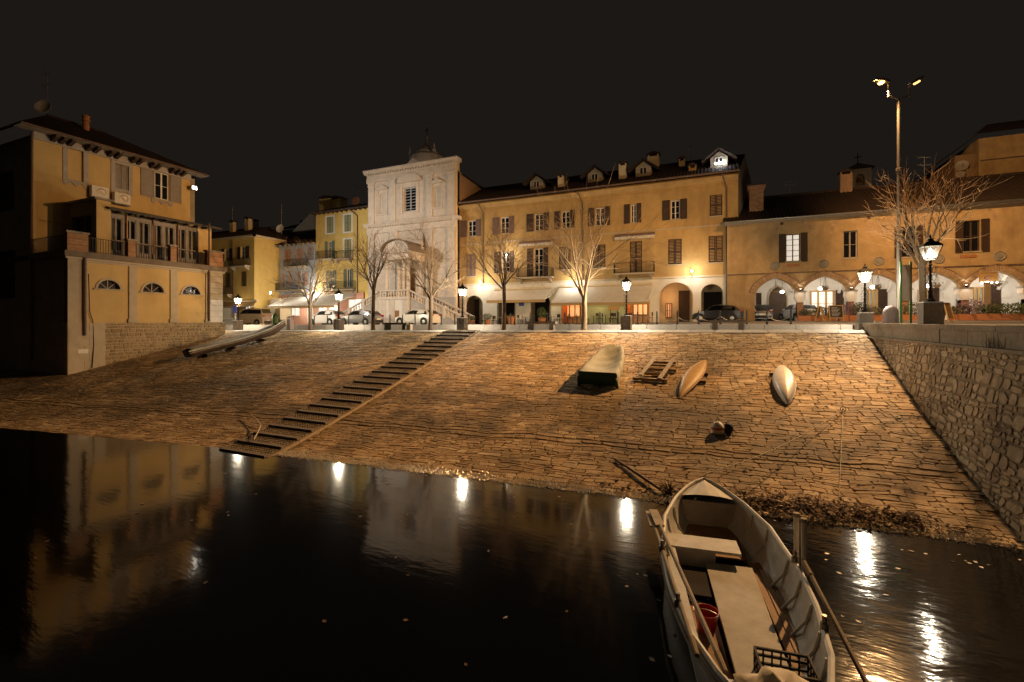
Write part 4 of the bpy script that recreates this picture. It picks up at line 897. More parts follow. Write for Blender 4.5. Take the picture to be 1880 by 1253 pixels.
for (u0, u1) in arcs:
    c, r = (u0 + u1) / 2, (u1 - u0) / 2; n = 34; th = .42; ring = MB(); zs = zsp
    def pt(t, off):
        x, y = math.cos(t), math.sin(t); y = y * .65 + .35 * (1 - abs(x)); nx, ny = x * .8, max(y, .12) * 1.0; ln = math.hypot(nx, ny)
        return c + r * x + off * nx / ln * .85, zs + (zcr - zs) * y + off * ny / ln
    for i in range(n):
        t0, t1 = math.pi * (i + .06) / n, math.pi * (i + .94) / n; q = [pt(t0, .005), pt(t0, th), pt(t1, th), pt(t1, .005)]
        w_ = -.05 - .012 * ((i * 7) % 3); ring.add([f(x, w_, z) for x, z in q] + [f(x, .03, z) for x, z in q], [(0, 1, 2, 3), (0, 1, 5, 4), (1, 2, 6, 5), (2, 3, 7, 6), (3, 0, 4, 7)])
    o = ring.build('arch_bricks', 'arch_brick', hall, kind='stuff')
    hood = MB(); pts_ = [f(*(lambda q: (q[0], -.06, q[1]))(pt(math.pi * i / 24, th + .05))) for i in range(25)]; hood.tube(pts_, .045, 5); hood.build('hood_mould', 'rough_brick', hall)
for i, u in enumerate(ps[1:]):
    col = MB(); boxf(col, f, u - .22, u + .22, -.02, .5, 4.0, 6.15); pc_ = col.build('pier', 'brick', hall)
    boxf(MB(), f, u - .3, u + .3, -.1, .56, 4.0, 4.9).build('pier_base', 'granite', pc_)
    cap = MB(); cap.prism([(u - .22, 6.152), (u + .22, 6.152), (u + .4, 6.6), (u + .36, 6.98), (u - .36, 6.98), (u - .4, 6.6)], -.12, .58, f); cap.build('capital', 'white_plaster', pc_)
    boxf(MB(), f, u - .44, u + .44, -.16, .62, 6.984, 7.08).build('abacus', 'granite', pc_)
# windows with brick relieving arches
for i, (u0, u1, z0, z1) in enumerate(wh):
    if i == 0: w_ = window(hall, f, u0, u1, z0, z1, .2, frame='dark_wood', pane='lit_screen', cols=2, rows=5, fw=.06); w_['label'] = 'lit casement window with small panes'
    else: window(hall, f, u0, u1, z0, z1, .2, frame='grey_wood' if i == 1 else 'dark_wood', cols=2, rows=2, fw=.08)
    if i != 1:
        s = (u1 - u0) * .48
        shutter(hall, f, u0 - s - .03, u0 - .03, z0 - .08, z1 + .05, 'shutter_brown'); shutter(hall, f, u1 + .03, u1 + s + .03, z0 - .08, z1 + .05, 'shutter_brown')
    c = (u0 + u1) / 2; r = (u1 - u0) / 2 + .72; mb = MB(); n = 20
    for k in range(n):
        t0, t1 = math.pi * (k + .05) / n, math.pi * (k + .95) / n; q = [(c + rr * math.cos(t), min(z1 - .15 + rr * math.sin(t), ZT - .06)) for rr, t in ((r, t0), (r + .22, t0), (r + .22, t1), (r, t1))]
        mb.add([f(x, -.02, z) for x, z in q] + [f(x, .02, z) for x, z in q], [(0, 1, 2, 3), (0, 1, 5, 4), (1, 2, 6, 5), (2, 3, 7, 6), (3, 0, 4, 7)])
    mb.build('relieving_arch', 'arch_brick', hall, kind='stuff')
# stone medallions between the arches
for px, py in ((1422.6, 488.5), (1512, 485), (1613, 480), (1723, 476), (1834.8, 470.5)):
    u = A(px, YA); z = Z(py, u, YA); mb = MB(); mb.lathe([(.34, 0), (.36, .05), (.30, .09), (.26, .04), (.05, .03)], 18); mb.v = [f(u + x, -.004 - zz_, z + y) for x, y, zz_ in mb.v]; md = mb.build('medallion', 'coping_stone', hall)
    mb = MB(); mb.prism([(u - .13, z + .14), (u + .13, z + .14), (u + .13, z - .02), (u, z - .18), (u - .13, z - .02)], -.1, -.03, f); mb.build('shield', 'coping_stone', md)
for px, py in ((1456, 487.5), (1777.5, 471)):
    u = A(px, YA); z = Z(py, u, YA); boxf(MB(), f, u - .45, u + .45, -.06, -.002, z - .1, z + .1).build('name_plate', 'terracotta', hall)
# eaves and roof
MB().box(HL - .2, HR, YA - .5, YA + .1, ZT + .002, ZT + .1).build('eave_board', 'grey_wood', hall)
tiles(hall, (HL - .3, YA - .62, ZT + .14), (HR, YA - .62, ZT + .14), (HR, 50.2, 16.35), (HL - .3, 50.2, 16.35), .3)
MB().tube([(HL - .3, YA - .7, ZT + .12), (HR, YA - .7, ZT + .12)], .075, 8).build('gutter', 'galvanised', hall)
MB().tube([(HL - .3, 50.2, 16.4), (HR, 50.2, 16.4)], .14, 8).build('ridge', 'roof_tile', hall)
quad('roof_back', 'roof_tile', hall, [(HL, 56, ZT), (HR, 56, ZT), (HR, 50.25, 16.3), (HL, 50.25, 16.3)])
for px in (1435, 1595, 1760):
    u = A(px, YA); boxf(MB(), f, u - .1, u + .1, -.12, -.002, ZT - .32, ZT - .12).build('beam_end', 'dark_wood', hall)
# brick chimney with corbelled head
a0, a1 = A(1376, 46.3), A(1402, 46.3); zc0_, zc1_ = 13.2, Z(351, a0, 46.3)
cb = MB().box(a0, a1, 46.3, 47.3, zc0_, zc1_).build('chimney', 'brick', hall)
mb = MB(); n = 0
for r in range(18):
    z0 = zc0_ + .3 + r * .16; x = a0 - (.14 if r % 2 else 0)
    if z0 > zc1_ - .2: break
    while x < a1:
        e_ = min(x + .28, a1); s_ = max(x, a0)
        if e_ - s_ > .06: MB().box(s_ + .008, e_ - .008, 46.285, 46.299, z0 + .008, z0 + .15).build('brick', 'brick', cb)
        x += .28
for k in range(3): MB().box(a0 - .06 * (k + 1), a1 + .06 * (k + 1), 46.3 - .06 * (k + 1), 47.3 + .06 * (k + 1), zc1_ + .001 + k * .14, zc1_ + .138 + k * .14).build('corbel', 'brick', cb)
MB().box(a0 - .24, a1 + .24, 46.06, 47.54, zc1_ + .421, zc1_ + .5).build('cap', 'roof_tile', cb)
chimney(hall, A(1552, 50), 50, 15.5, Z(322, A(1552, 50), 50), .9, 'rough_brick')
antenna(hall, (A(1449, 50.3), 50.3, 16.3), 1.5, 5, .7); antenna(hall, (A(1697, 49), 49, 15.7), 2.6, 5, .4)
# inside the arcade
ab = YA + 4.0; fa = FY(ab)
MB().panel(rect(HL, HR, 4.0, 8.55), [], fa, 0, .2).build('inner_wall', 'white_plaster', hall)
MB().box(HL, HR, YA + .53, ab - .003, 8.45, 8.58).build('inner_ceiling', 'white_plaster', hall)
MB().box(HL, 3.0, YA + .53, ab - .003, 4.0, 8.44).build('end_wall', 'white_plaster', hall)
for i, u in enumerate(ps[1:-1]):   # ribs of the vault
    pts_ = [(u, YA + .5 + 3.4 * t, 7.1 + 1.25 * math.sin(math.pi * min(t * 1.0, 1))) for t in frange(10, 0, 1)]; MB().tube(pts_, .12, 6).build('vault_rib', 'white_plaster', hall)
al, ar_ = A(1411, ab), A(1444, ab); dp = arch(al, ar_, 4.3, 6.6, Z(527, (al + ar_) / 2, ab), 12, .2)
dd = MB().prism(dp, -.07, -.003, fa).build('arched_door', 'dark_wood', hall)
so = [(x + (x - (al + ar_) / 2) * .16, z + (.16 if z > 6 else 0)) for x, z in dp]; MB().panel(so, [dp], fa, -.1, .09, True).build('door_surround', 'beige_trim', dd)
for l, r, z0, z1, mt in ((1388, 1398, 5.9, 7.2, 'shutter_brown'), (1534, 1549, 5.1, 7.3, 'shutter_brown'), (1612, 1629, 4.6, 7.3, 'shutter_brown'), (1706, 1724, 4.8, 7.3, 'shutter_brown'), (1756, 1768, 5.0, 7.4, 'shutter_brown'), (1817, 1837, 5.0, 7.5, 'shutter_brown'), (1874, 1890, 5.0, 7.5, 'shutter_brown')):
    shutter(hall, fa, A(l, ab), A(r, ab), z0, z1, mt, -.08)
for l, r, z0, z1, mt, fr in ((1487, 1531, 5.0, 7.3, 'lit_screen', 'tan_board'), (1586, 1611, 4.5, 7.3, 'clear_glass', 'tan_board'), (1684, 1704, 4.6, 7.2, 'lit_screen', 'tan_board'), (1786, 1815, 5.0, 7.3, 'clear_glass', 'tan_board')):
    window(hall, fa, A(l, ab), A(r, ab), z0, z1, -.1, frame=fr, pane=mt, cols=3, rows=2, fw=.12, sill='granite')
for px, py, s in ((1402, 545, .28), (1456, 546, .3), (1456, 555, .26), (1572, 540, .25), (1572, 552, .22), (1845, 541, .35), (1740, 543, .3)):
    u = A(px, ab); z = Z(py, u, ab); boxf(MB(), fa, u - s, u + s, -.04, -.002, z - s * .7, z + s * .7).build('notice', 'paper', hall)
# taller house rising behind on the right
th_ = thing('tall_house_behind', 'taller rough plastered house rising behind the arcaded hall at the right edge', 'house', (28, 60, 8))
ha, hb = A(1797, 56), 56
MB().box(ha, ha + 16, hb, hb + 12, 6, 21.3).build('wall', 'arcade_plaster', th_)
MB().box(ha - 1.4, ha + .0, hb + .8, hb + 10, 6, 20.2).build('side_bay', 'rough_brick', th_)
MB().box(ha + .1, ha + 16, hb - .05, hb - .002, 19.2, 19.32).build('string_course', 'gutter', th_)
tiles(th_, (ha - .6, hb - .8, 21.5), (ha + 16, hb - .8, 21.5), (ha + 16, hb + 6, 24.4), (ha + 3, hb + 6, 24.4), .35)
tiles(th_, (ha - 3.0, hb + 9, 19.3), (ha - 3.0, hb - .3, 19.3), (ha - .2, hb - .3, 21.6), (ha - .2, hb + 9, 21.6), .35, name='side_roof')
dish(th_, (ha - 1.0, hb + .5, Z(302, ha - 1, hb)), .5, (-.3, -.9, .2)); dish(th_, (ha - 1.1, hb + .5, Z(318, ha - 1, hb)), .32, (-.3, -.9, .2))
# far bell turret
bt_ = thing('bell_turret', 'small far bell turret with pointed roof and cross above the hall roof', 'tower', (A(1579, 75), 75, 8)); ba = A(1579, 75); zb = Z(346, ba, 75)
MB().panel(rect(ba - 1.25, ba + 1.25, 8, zb + 2.6), [arch(ba - .5, ba + .5, zb + .3, zb + 1.3, zb + 1.9)], FY(75), 0, .6).build('wall', 'blue_plaster', bt_)
MB().box(ba - 1.25, ba + 1.25, 75.7, 77.2, 8, zb + 2.6).build('tower_body', 'dark_plaster', bt_)
MB().lathe([(2.2, zb + 2.61), (2.1, zb + 2.7), (.05, zb + 3.7)], 4, (ba, 76.1, 0), math.pi / 4).build('roof', 'roof_slate', bt_)
mb = MB(); mb.bar((ba, 76.1, zb + 3.6), (ba, 76.1, zb + 5.0), .1); mb.bar((ba - .4, 76.1, zb + 4.5), (ba + .4, 76.1, zb + 4.5), .1); mb.build('cross', 'black_iron', bt_)
MB().lathe([(.35, 0), (.3, .15), (.2, .5), (.08, .6)], 10, (ba, 75.4, zb + .95)).build('bell', 'copper', bt_)
# ================================================================== HOUSES AT THE BACK LEFT
def simple_windows(par, fn, b, lst, plane='y'):
    for l, r, t, bt, kind, mt in lst:
        u0, u1 = A(l, b), A(r, b); z0, z1 = zz(bt, (l + r) / 2, b), zz(t, (l + r) / 2, b)
        yield rect(u0, u1, z0, z1), u0, u1, z0, z1, kind, mt
def house_front(par, b, aL, aR, z1, lst, wallmat):
    fn = FY(b); hs = []; act = []
    for h, u0, u1, za, zb_, kind, mt in simple_windows(par, fn, b, lst):
        if kind != 'closed': hs.append(h)
        act.append((u0, u1, za, zb_, kind, mt))
    MB().panel(rect(aL, aR, 3.6, z1), hs, fn, 0, .35).build('facade', wallmat, par)
    for u0, u1, za, zb_, kind, mt in act:
        if kind == 'closed': closed(par, fn, u0, u1, za, zb_, mt)
        else:
            window(par, fn, u0, u1, za, zb_, .18, rows=3); s = (u1 - u0) * .55
            shutter(par, fn, u0 - s - .03, u0 - .03, za, zb_, mt); shutter(par, fn, u1 + .03, u1 + s + .03, za, zb_, mt)
    return fn
tall = thing('tall_yellow_house', 'narrow four storey golden house with green shutters left of the church', 'house', (-44, 46, 4))
tb = 46.0; tL, tR = A(580, tb), -39.6
fn = house_front(tall, tb, tL, tR, 19.0, [(600.7, 611.7, 399, 428, 'closed', 'shutter_green'), (633, 644, 395, 425, 'closed', 'shutter_green'), (602, 610, 443, 476, 'open', 'shutter_green'), (633.5, 644, 440, 474, 'closed', 'shutter_green'), (604, 612, 497, 531, 'open', 'shutter_green'), (636, 644, 494, 528, 'open', 'shutter_green')], 'gold_plaster')
for (l, r, t, bt) in ((597, 615, 396, 430), (629.5, 648, 392, 428), (629.5, 648, 437, 476)):
    u0, u1, z0, z1 = A(l, tb), A(r, tb), zz(bt, (l + r) / 2, tb), zz(t, (l + r) / 2, tb); mb = MB()
    for p in ((u0, u0 + .25, z0, z1), (u1 - .25, u1, z0, z1), (u0 + .25, u1 - .25, z1 - .2, z1), (u0 + .25, u1 - .25, z0, z0 + .15)): boxf(mb, fn, p[0], p[1], -.025, -.002, p[2], p[3])
    mb.build('window_surround', 'white_plaster', tall)
for l, r, py in ((586, 616, 476), (619, 649, 476), (597, 654, 532)): balcony(tall, fn, A(l, tb), A(r, tb), zz(py, (l + r) / 2, tb), 1.0, .7)
quad('side_wall', 'gold_plaster', tall, [(tL, tb, 3.6), (tL, tb + 10, 3.6), (tL, tb + 10, 19), (tL, tb, 19)])
tiles(tall, (tL - .5, tb - .7, 19.0), (tR, tb - .7, 19.0), (tR, tb + 5.5, 21.2), (tL - .5, tb + 5.5, 21.2), .34); MB().box(tL - .4, tR, tb - .6, tb, 18.85, 18.97).build('eave_board', 'dark_wood', tall)
for i in range(13): u = tL + (tR - tL) * i / 12; MB().box(u - .08, u + .08, tb - .6, tb - .002, 18.7, 18.848).build('rafter_end', 'dark_wood', tall)
downpipe(tall, [(A(655, tb) - .8, tb - .65, 18.9), (A(657, tb), tb - .1, 18.0), (A(657, tb), tb - .1, 7)], .07)
for px, w in ((605, 2.2), (622, 1.8)): a = A(px, 50); chimney(tall, a, 50, 19.5, Z(368, a, 50), w, 'gold_plaster')
a = A(656, 49); antenna(tall, (a, 49, 20), 3.0, 4, .5); dish(tall, (a, 48.8, 20.8), .6, (.2, -1, .2), 'terracotta')
blue = thing('blue_grey_house', 'low blue grey house with tiled roof between two yellow houses', 'house', (-52, 46, 4)); bb = 46.05
bL, bR = A(513, bb), tL - .01
fn = house_front(blue, bb, bL, bR, 15.1, [(523, 534, 459, 482, 'closed', 'terracotta'), (545, 556, 457, 480, 'closed', 'pink_wall'), (566, 576, 455, 478, 'closed', 'shutter_grey'), (523, 530, 503, 525, 'open', 'pink_wall'), (552, 560, 500, 525, 'open', 'pink_wall')], 'blue_plaster')
balcony(blue, fn, A(527, bb), A(566, bb), zz(490, 546, bb), .95, .7); balcony(blue, fn, A(508, bb), A(560, bb), zz(533, 535, bb), .95, .7)
tiles(blue, (bL - 1.0, bb - .8, 15.1), (bR, bb - .8, 15.1), (bR, bb + 6, 18.2), (bL - 1.0, bb + 6, 18.2), .34)
quad('attic_wall', 'white_plaster', blue, [(A(536, 51), 51, 18.2), (A(580, 51), 51, 18.2), (A(580, 51), 51, Z(388, A(580, 51), 51)), (A(574, 51), 51, Z(388, A(574, 51), 51))])
mb = MB()
for i in range(9): u = bL + (bR - bL) * i / 8; mb.box(u - .09, u + .09, bb - .7, bb - .002, 14.85, 15.05)
mb.build('rafter_ends', 'grey_wood', blue, kind='stuff')
cor = thing('corner_yellow_house', 'yellow corner house with balconies behind the villa', 'house', (-60, 42.3, 4)); cb_ = 42.25; cR = -55.8
fn = house_front(cor, cb_, -74, cR, 16.0, [(412.5, 422, 457, 480, 'open', 'shutter_brown'), (442, 452, 453, 475.5, 'open', 'shutter_brown'), (414.6, 423, 501, 528, 'closed', 'shutter_brown'), (444, 452.6, 499, 526, 'closed', 'shutter_brown')], 'gold_plaster')
balcony(cor, fn, A(428, cb_), A(460, cb_), zz(489, 444, cb_), 1.0, .8); balcony(cor, fn, A(404, cb_), A(428, cb_), zz(541, 416, cb_), 1.0, .8)
quad('side_wall', 'gold_plaster', cor, [(cR, cb_, 3.6), (cR, cb_ + 12, 3.6), (cR, cb_ + 12, 16), (cR, cb_, 16)])
boxf(MB(), fn, -74, cR + .3, -.3, -.002, 15.75, 16.0).build('cornice', 'cream_plaster', cor); boxf(MB(), FX(cR), cb_ - .3, cb_ + 9, -.3, -.002, 15.75, 16.0).build('cornice', 'cream_plaster', cor)
rp = (cR - 4.5, cb_ + 5, 18.3); tiles(cor, (-75, cb_ - .5, 16.02), (cR + .5, cb_ - .5, 16.02), rp, (-75, cb_ + 5, 18.3), .34); tiles(cor, (cR + .5, cb_ - .5, 16.02), (cR + .5, cb_ + 11, 16.02), (cR - 4.5, cb_ + 11, 18.3), rp, .34, name='side_roof')
downpipe(cor, [(A(428, cb_), cb_ - .1, 15.6), (A(431, cb_), cb_ - .1, 4.5)], .07)
for px, py, w in ((428, 411, .75), (456, 405, .8)): a = A(px, 46); chimney(cor, a, 46, 16.5, Z(py, a, 46), w, 'cream_plaster')
a = A(427, 46); antenna(cor, (a, 46, 19), 2.6, 4, .4)
a = A(517, 47); antenna(cor, (a, 47, 17), 4.2, 4, .3); dish(cor, (a, 46.8, Z(421, a, 47)), .6, (.2, -1, .2), 'white_paint')
# plain roofs farther back
for i, (l, r, py0, b, zt_, lab) in enumerate(((380, 470, 425, 66, 1.2, 'dark tiled roofs far behind the corner house'), (505, 600, 420, 62, 2.2, 'dark gabled house behind the blue grey house'))):
    aL_, aR_ = A(l, b), A(r, b); z0 = Z(py0, (aL_ + aR_) / 2, b); h_ = thing('roof_house', lab, 'house', ((aL_ + aR_) / 2, b, 4))
    MB().box(aL_, aR_, b, b + 10, 3.6, z0).build('wall', 'dark_plaster', h_); tiles(h_, (aL_ - .5, b - .6, z0), (aR_ + .5, b - .6, z0), (aR_ + .5, b + 5, z0 + zt_), (aL_ - .5, b + 5, z0 + zt_), .35)
    for k in range(2): a = aL_ + (aR_ - aL_) * (.3 + .45 * k); chimney(h_, a, b + 3, z0 + .3, z0 + 1.8 + k * .5, .8, 'cream_plaster')
# ================================================================== LAMPS
YL = 27.3
def lantern(name, label):
    t = thing(name, label, 'street lamp', group='lantern lamps along the promenade', world=False)
    mb = MB(); mb.lathe([(.39, 0), (.39, .82), (.36, .86)], 4, (0, 0, 0), math.pi / 4); mb.build('stone_block', 'dark_granite', t)
    mb = MB(); mb.lathe([(.13, .86), (.13, .93), (.07, 1.0), (.055, 1.15), (.07, 1.2), (.04, 1.28), (.035, 2.1), (.06, 2.15), (.04, 2.2), (.05, 2.3)], 10); mb.build('pole', 'black_iron', t)
    mb = MB()
    for q in range(4):   # scrolled cage round the pole
        c, s_ = math.cos(q * math.pi / 2), math.sin(q * math.pi / 2)
        for k in range(4):
            z0 = 1.05 + k * .27; pts = [((.10 + .055 * math.cos(x)) * c, (.10 + .055 * math.cos(x)) * s_, z0 + .11 + .11 * math.sin(x)) for x in frange(9, 0, 5.6)]; mb.tube(pts, .009, 4)
    mb.build('scrollwork', 'black_iron', t, kind='stuff')
    w0, w1, z0, z1 = .13, .25, 2.34, 2.78
    fr = MB(); r2 = math.sqrt(2)
    C0 = [(w0, w0), (-w0, w0), (-w0, -w0), (w0, -w0)]; C1 = [(w1, w1), (-w1, w1), (-w1, -w1), (w1, -w1)]
    for (x0, y0), (x1, y1) in zip(C0, C1): fr.bar((x0, y0, z0), (x1, y1, z1), .022)
    for C, z in ((C0, z0), (C1, z1)):
        for i in range(4): fr.bar((*C[i], z), (*C[(i + 1) % 4], z), .024)
    fr.build('lantern_frame', 'black_iron', t)
    for i in range(4):
        j = (i + 1) % 4; MB().add([(C0[i][0] * .99, C0[i][1] * .99, z0), (C0[j][0] * .99, C0[j][1] * .99, z0), (C1[j][0] * .99, C1[j][1] * .99, z1), (C1[i][0] * .99, C1[i][1] * .99, z1)], [(0, 1, 2, 3)]).build('pane', 'lamp_glass', t)
    mb = MB(); mb.lathe([(.38, z1 + .015), (.36, z1 + .04), (.2, z1 + .16), (.1, z1 + .2), (.1, z1 + .25), (.13, z1 + .27), (.04, z1 + .31), (.02, z1 + .42)], 4, (0, 0, 0), math.pi / 4); mb.build('cap', 'black_iron', t)
    MB().lathe([(.02, 0), (.05, .03), (.06, .09), (.05, .15), (.02, .18)], 10, (0, 0, 2.52)).build('bulb', 'bulb', t)
    light('lamp_light', 'POINT', (0, 0, 2.46), 1500, (1, .86, .64), t, .06)
    return t
lamps = [(437, 'lantern lamp post nearest the villa corner'), (622, 'lantern lamp post in front of the dark parked car and left awning'), (849, 'lantern lamp post at the head of the boat stairs'), (1150, 'lantern lamp post on a pale stone block before the big awning'), (1588, 'lantern lamp post at the corner of the ramp and quay wall')]
L0 = lantern('lantern_lamp', lamps[0][1])
for i, (px, lab) in enumerate(lamps):
    a = A(px, YL); o = L0 if i == 0 else copy_tree(L0); place(o, (a, YL, zU(a)), 0, 1.0, lab)
o = copy_tree(L0); place(o, (A(1708, 21.2), 21.2, zk(7)), 0, 1.03, 'large lantern lamp post on the quay behind the wall, nearest the viewer')
for c_ in kids(o):
    if c_.type == 'LIGHT': c_.data = c_.data.copy(); c_.data.energy = 300
# tall street light
ba, bb_ = A(1650, 31.5), 31.5; zg_ = zroad(9, 31.5)
sl = thing('tall_street_light', 'tall galvanised two armed street light glowing orange above the quay', 'street light', (ba, bb_, zg_))
zt_ = Z(180, ba, bb_)
mb = MB(); mb.lathe([(.16, 0), (.16, .4), (.115, .45), (.11, 4.5), (.09, 4.55), (.075, zt_ - zg_)], 12, (ba, bb_, zg_)); mb.build('pole', 'galvanised', sl)
for zz_ in (3.0, 6.2, 8.4): MB().lathe([(.125, -.06), (.135, -.04), (.135, .04), (.125, .06)], 12, (ba, bb_, zg_ + zz_)).build('collar', 'galvanised', sl)
cx, cy2 = CA, SA          # arms spread across the view
def off(x, z): return (ba + cx * x * 1.2, bb_ + cy2 * x * 1.2, zt_ + z * 1.15)
for s_, px_h, lab in ((-1, 1620, 'lit'), (1, 1690, 'dim')):
    ar_ = MB().tube([off(0, -.05), off(s_ * .47, .08), off(s_ * .47, .62)], [.05, .05, .05], 8).build('arm', 'galvanised', sl)
hd = MB().hexa([off(-.46, .62), off(-1.0, .84), off(-1.02, .84), off(-.48, .62), off(-.46, .74), off(-.98, .98), off(-1.0, .98), off(-.48, .74)])
def head(sgn, tilt, name):
    c = Vector(off(sgn * .78, .80)); d = Vector((cx * sgn, cy2 * sgn, tilt)).normalized(); side = Vector((-cy2, cx, 0)); up = d.cross(side) * (1 if sgn < 0 else -1)
    if up.z < 0: up = -up
    mb = MB(); P_ = []
    for l, w, h0, h1 in ((-.40, .10, -.05, .07), (.0, .17, -.06, .10), (.40, .12, -.04, .05)): P_.append([c + d * l + side * (w * q) + up * hh for q, hh in ((-1, h0), (1, h0), (1, h1), (-1, h1))])
    for r in P_: mb.v += [tuple(x) for x in r]
    for i in range(2):
        for j in range(4): mb.f.append((i * 4 + j, i * 4 + (j + 1) % 4, i * 4 + 4 + (j + 1) % 4, i * 4 + 4 + j))
    mb.f += [(0, 1, 2, 3), (8, 9, 10, 11)]
    o = mb.build('lamp_head', 'galvanised', sl)
    mb = MB(); mb.lathe([(.02, -.06), (.10, -.05), (.13, 0), (.10, .05), (.02, .06)], 12); q = up.to_track_quat('Z', 'Y'); cc_ = c - up * .10
    mb.v = [tuple(cc_ + q @ Vector((x * 1.5, y, z))) for x, y, z in mb.v]; mb.build('lens', 'sodium_bulb' if sgn < 0 else 'bulb_dim', o); return cc_ - up * .12
emit('bulb_dim', (1.0, .50, .14), 3)
h1 = head(-1, .15, 'l'); h2 = head(1, .55, 'r')
light('sodium_light', 'SPOT', h1, 7000, SODIUM, sl, .14, (-4, 21, 0), 176, .2)
light('sodium_boost_far', 'SPOT', h1 + Vector((-.05, 0, 0)), 47000, SODIUM, sl, .14, (-41, 35, 8.0), 56, .9)  # far, mid, near and back spots: added to this head to brighten areas
light('sodium_boost_mid', 'SPOT', h1 + Vector((-.02, -.03, 0)), 57000, SODIUM, sl, .14, (-19, 13, -1), 46, .95)
light('sodium_boost_near', 'SPOT', h1 + Vector((-.02, -.06, 0)), 27000, SODIUM, sl, .14, (3.0, 13.5, 0), 46, .95)
light('sodium_boost_back', 'SPOT', h1 + Vector((0, .05, 0)), 5600, SODIUM, sl, .14, (-12, 46, 12), 76, .9)
light('sodium_light_quay', 'SPOT', h2, 10500, SODIUM, sl, .12, (22, 48, 10), 105, .8)
# wall lamps on brackets
for px, py, b, lab, pw_ in ((497, 538, 42.0, 'globe wall lamp above the pale shop front at the corner house', 420), (575, 535, 45.9, 'globe wall lamp above the left awning behind a bare tree', 420), (882, 518, 45.0, 'wall lantern above the first dark arch next to the church', 200), (930, 468, 45.0, 'bright wall lamp on the first floor behind a bare tree', 150), (1053, 513, 45.0, 'wall lantern above the middle of the striped awning', 200), (1270, 498, 45.0, 'wall lantern above the two open arches', 190)):
    a = A(px, b - .55); z = Z(py, a, b - .55); t = thing('wall_lamp', lab, 'wall lamp', (a, b, z - .3), group='lamps on the facades')
    MB().tube([(a, b - .01, z - .35), (a, b - .3, z - .42), (a, b - .55, z - .28)], .025, 6).build('bracket', 'black_iron', t)
    MB().lathe([(.06, -.22), (.1, -.2), (.16, .12), (.12, .18), (.03, .26)], 8, (a, b - .55, z)).build('globe', 'lamp_glass', t); MB().lathe([(.02, -.1), (.07, -.04), (.07, .05), (.02, .1)], 8, (a, b - .55, z)).build('bulb', 'bulb', t)
    light('wall_lamp_light', 'POINT', (a, b - .85, z), pw_ * .8, (1, .97, .92), t, .1)
# lights inside the arcade
for i, (px, py, pw_, zoff) in enumerate(((1436, 536, 70, 0), (1506, 530, 120, 0), (1602, 527, 120, 0), (1703, 525, 110, 0), (1812, 520, 130, 0), (1880, 520, 110, 0))):
    b = YA + 1.9; a = A(px, b); z = Z(py, a, b); t = thing('pendant_lamp', ['hanging wire pendant before the arched door in the arcade', 'round pendant lamp in the second arch of the hall', 'round pendant lamp in the third arch of the hall', 'round pendant lamp in the fourth arch behind the quay lantern', 'round pendant lamp under the hanging sign in the fifth arch', 'round pendant lamp at the right edge of the arcade'][i], 'pendant lamp', (a, b, z), group='pendant lamps in the arcade')
    MB().tube([(a, b, z + .1), (a, b, 8.45)], .012, 5).build('cord', 'black_iron', t); MB().lathe([(.03, .12), (.12, .08), (.17, 0), (.12, -.1), (.03, -.14)], 12, (a, b, z)).build('globe', 'soft_bulb', t)
    light('pendant_light', 'POINT', (a, b, z - .3), pw_ * .7, (1, .86, .70), t, .15)
for i, u in enumerate(ps[1:5]):
    t = thing('uplight', ['small uplight washing the capital of the first hall pier', 'small uplight washing the capital of the second hall pier', 'small uplight washing the capital of the third hall pier', 'small uplight washing the capital of the fourth hall pier'][i], 'spotlight', (u, YA - .2, 7.12), group='uplights on the capitals')
    MB().lathe([(.05, 0), (.08, .02), (.09, .14), (.07, .15)], 10, (u, YA - .2, 7.085)).build('housing', 'black_iron', t); MB().lathe([(.06, .15), (.05, .165)], 10, (u, YA - .2, 7.087)).build('lens', 'soft_bulb', t)
    light('uplight_lamp', 'SPOT', (u, YA - .26, 7.28), 20, WHITE, t, .05, (u, YA - .12, 8.8), 95, .6); light('downlight_lamp', 'SPOT', (u, YA - .55, 7.15), 8, WHITE, t, .05, (u, YA, 6.3), 80, .6)
# hanging baskets
for i, (px, py) in enumerate(((1424, 535), (1515, 529), (1612, 527), (1720, 524), (1832, 521))):
    b = YA + .9; a = A(px, b); z = Z(py, a, b); R = random.Random(50 + i)
    t = thing('hanging_basket', ['hanging basket before the dark arched door', 'hanging basket in the second arch of the hall', 'hanging basket in the third arch of the hall', 'hanging basket in the fourth arch of the hall', 'hanging basket beside the painted hanging sign'][i], 'hanging basket', (a, b, z), group='hanging baskets in the arcade')
    MB().lathe([(.06, -.22), (.2, -.12), (.26, .02), (.24, .03)], 10, (a, b, z)).build('basket', 'old_wood', t)
    mb = MB()
    for k in range(4): mb.tube([(a + .2 * math.cos(k * 1.57), b + .2 * math.sin(k * 1.57), z), (a, b, z + .9)], .008, 4)
    mb.tube([(a, b, z + .9), (a, b, 8.45)], .01, 4); mb.build('chain', 'black_iron', t); mb = MB()
    for k in range(90):
        p = Vector((a + R.gauss(0, .16), b + R.gauss(0, .16), z + R.uniform(-.12, .2))); u_ = Vector((R.uniform(-1, 1), R.uniform(-1, 1), R.uniform(-1, 1))) * .06; v_ = Vector((R.uniform(-1, 1), R.uniform(-1, 1), R.uniform(-1, 1))) * .06; mb.add([p - u_, p + v_, p + u_], [(0, 1, 2)])
    mb.build('foliage', 'leaf_grey', t, kind='stuff')
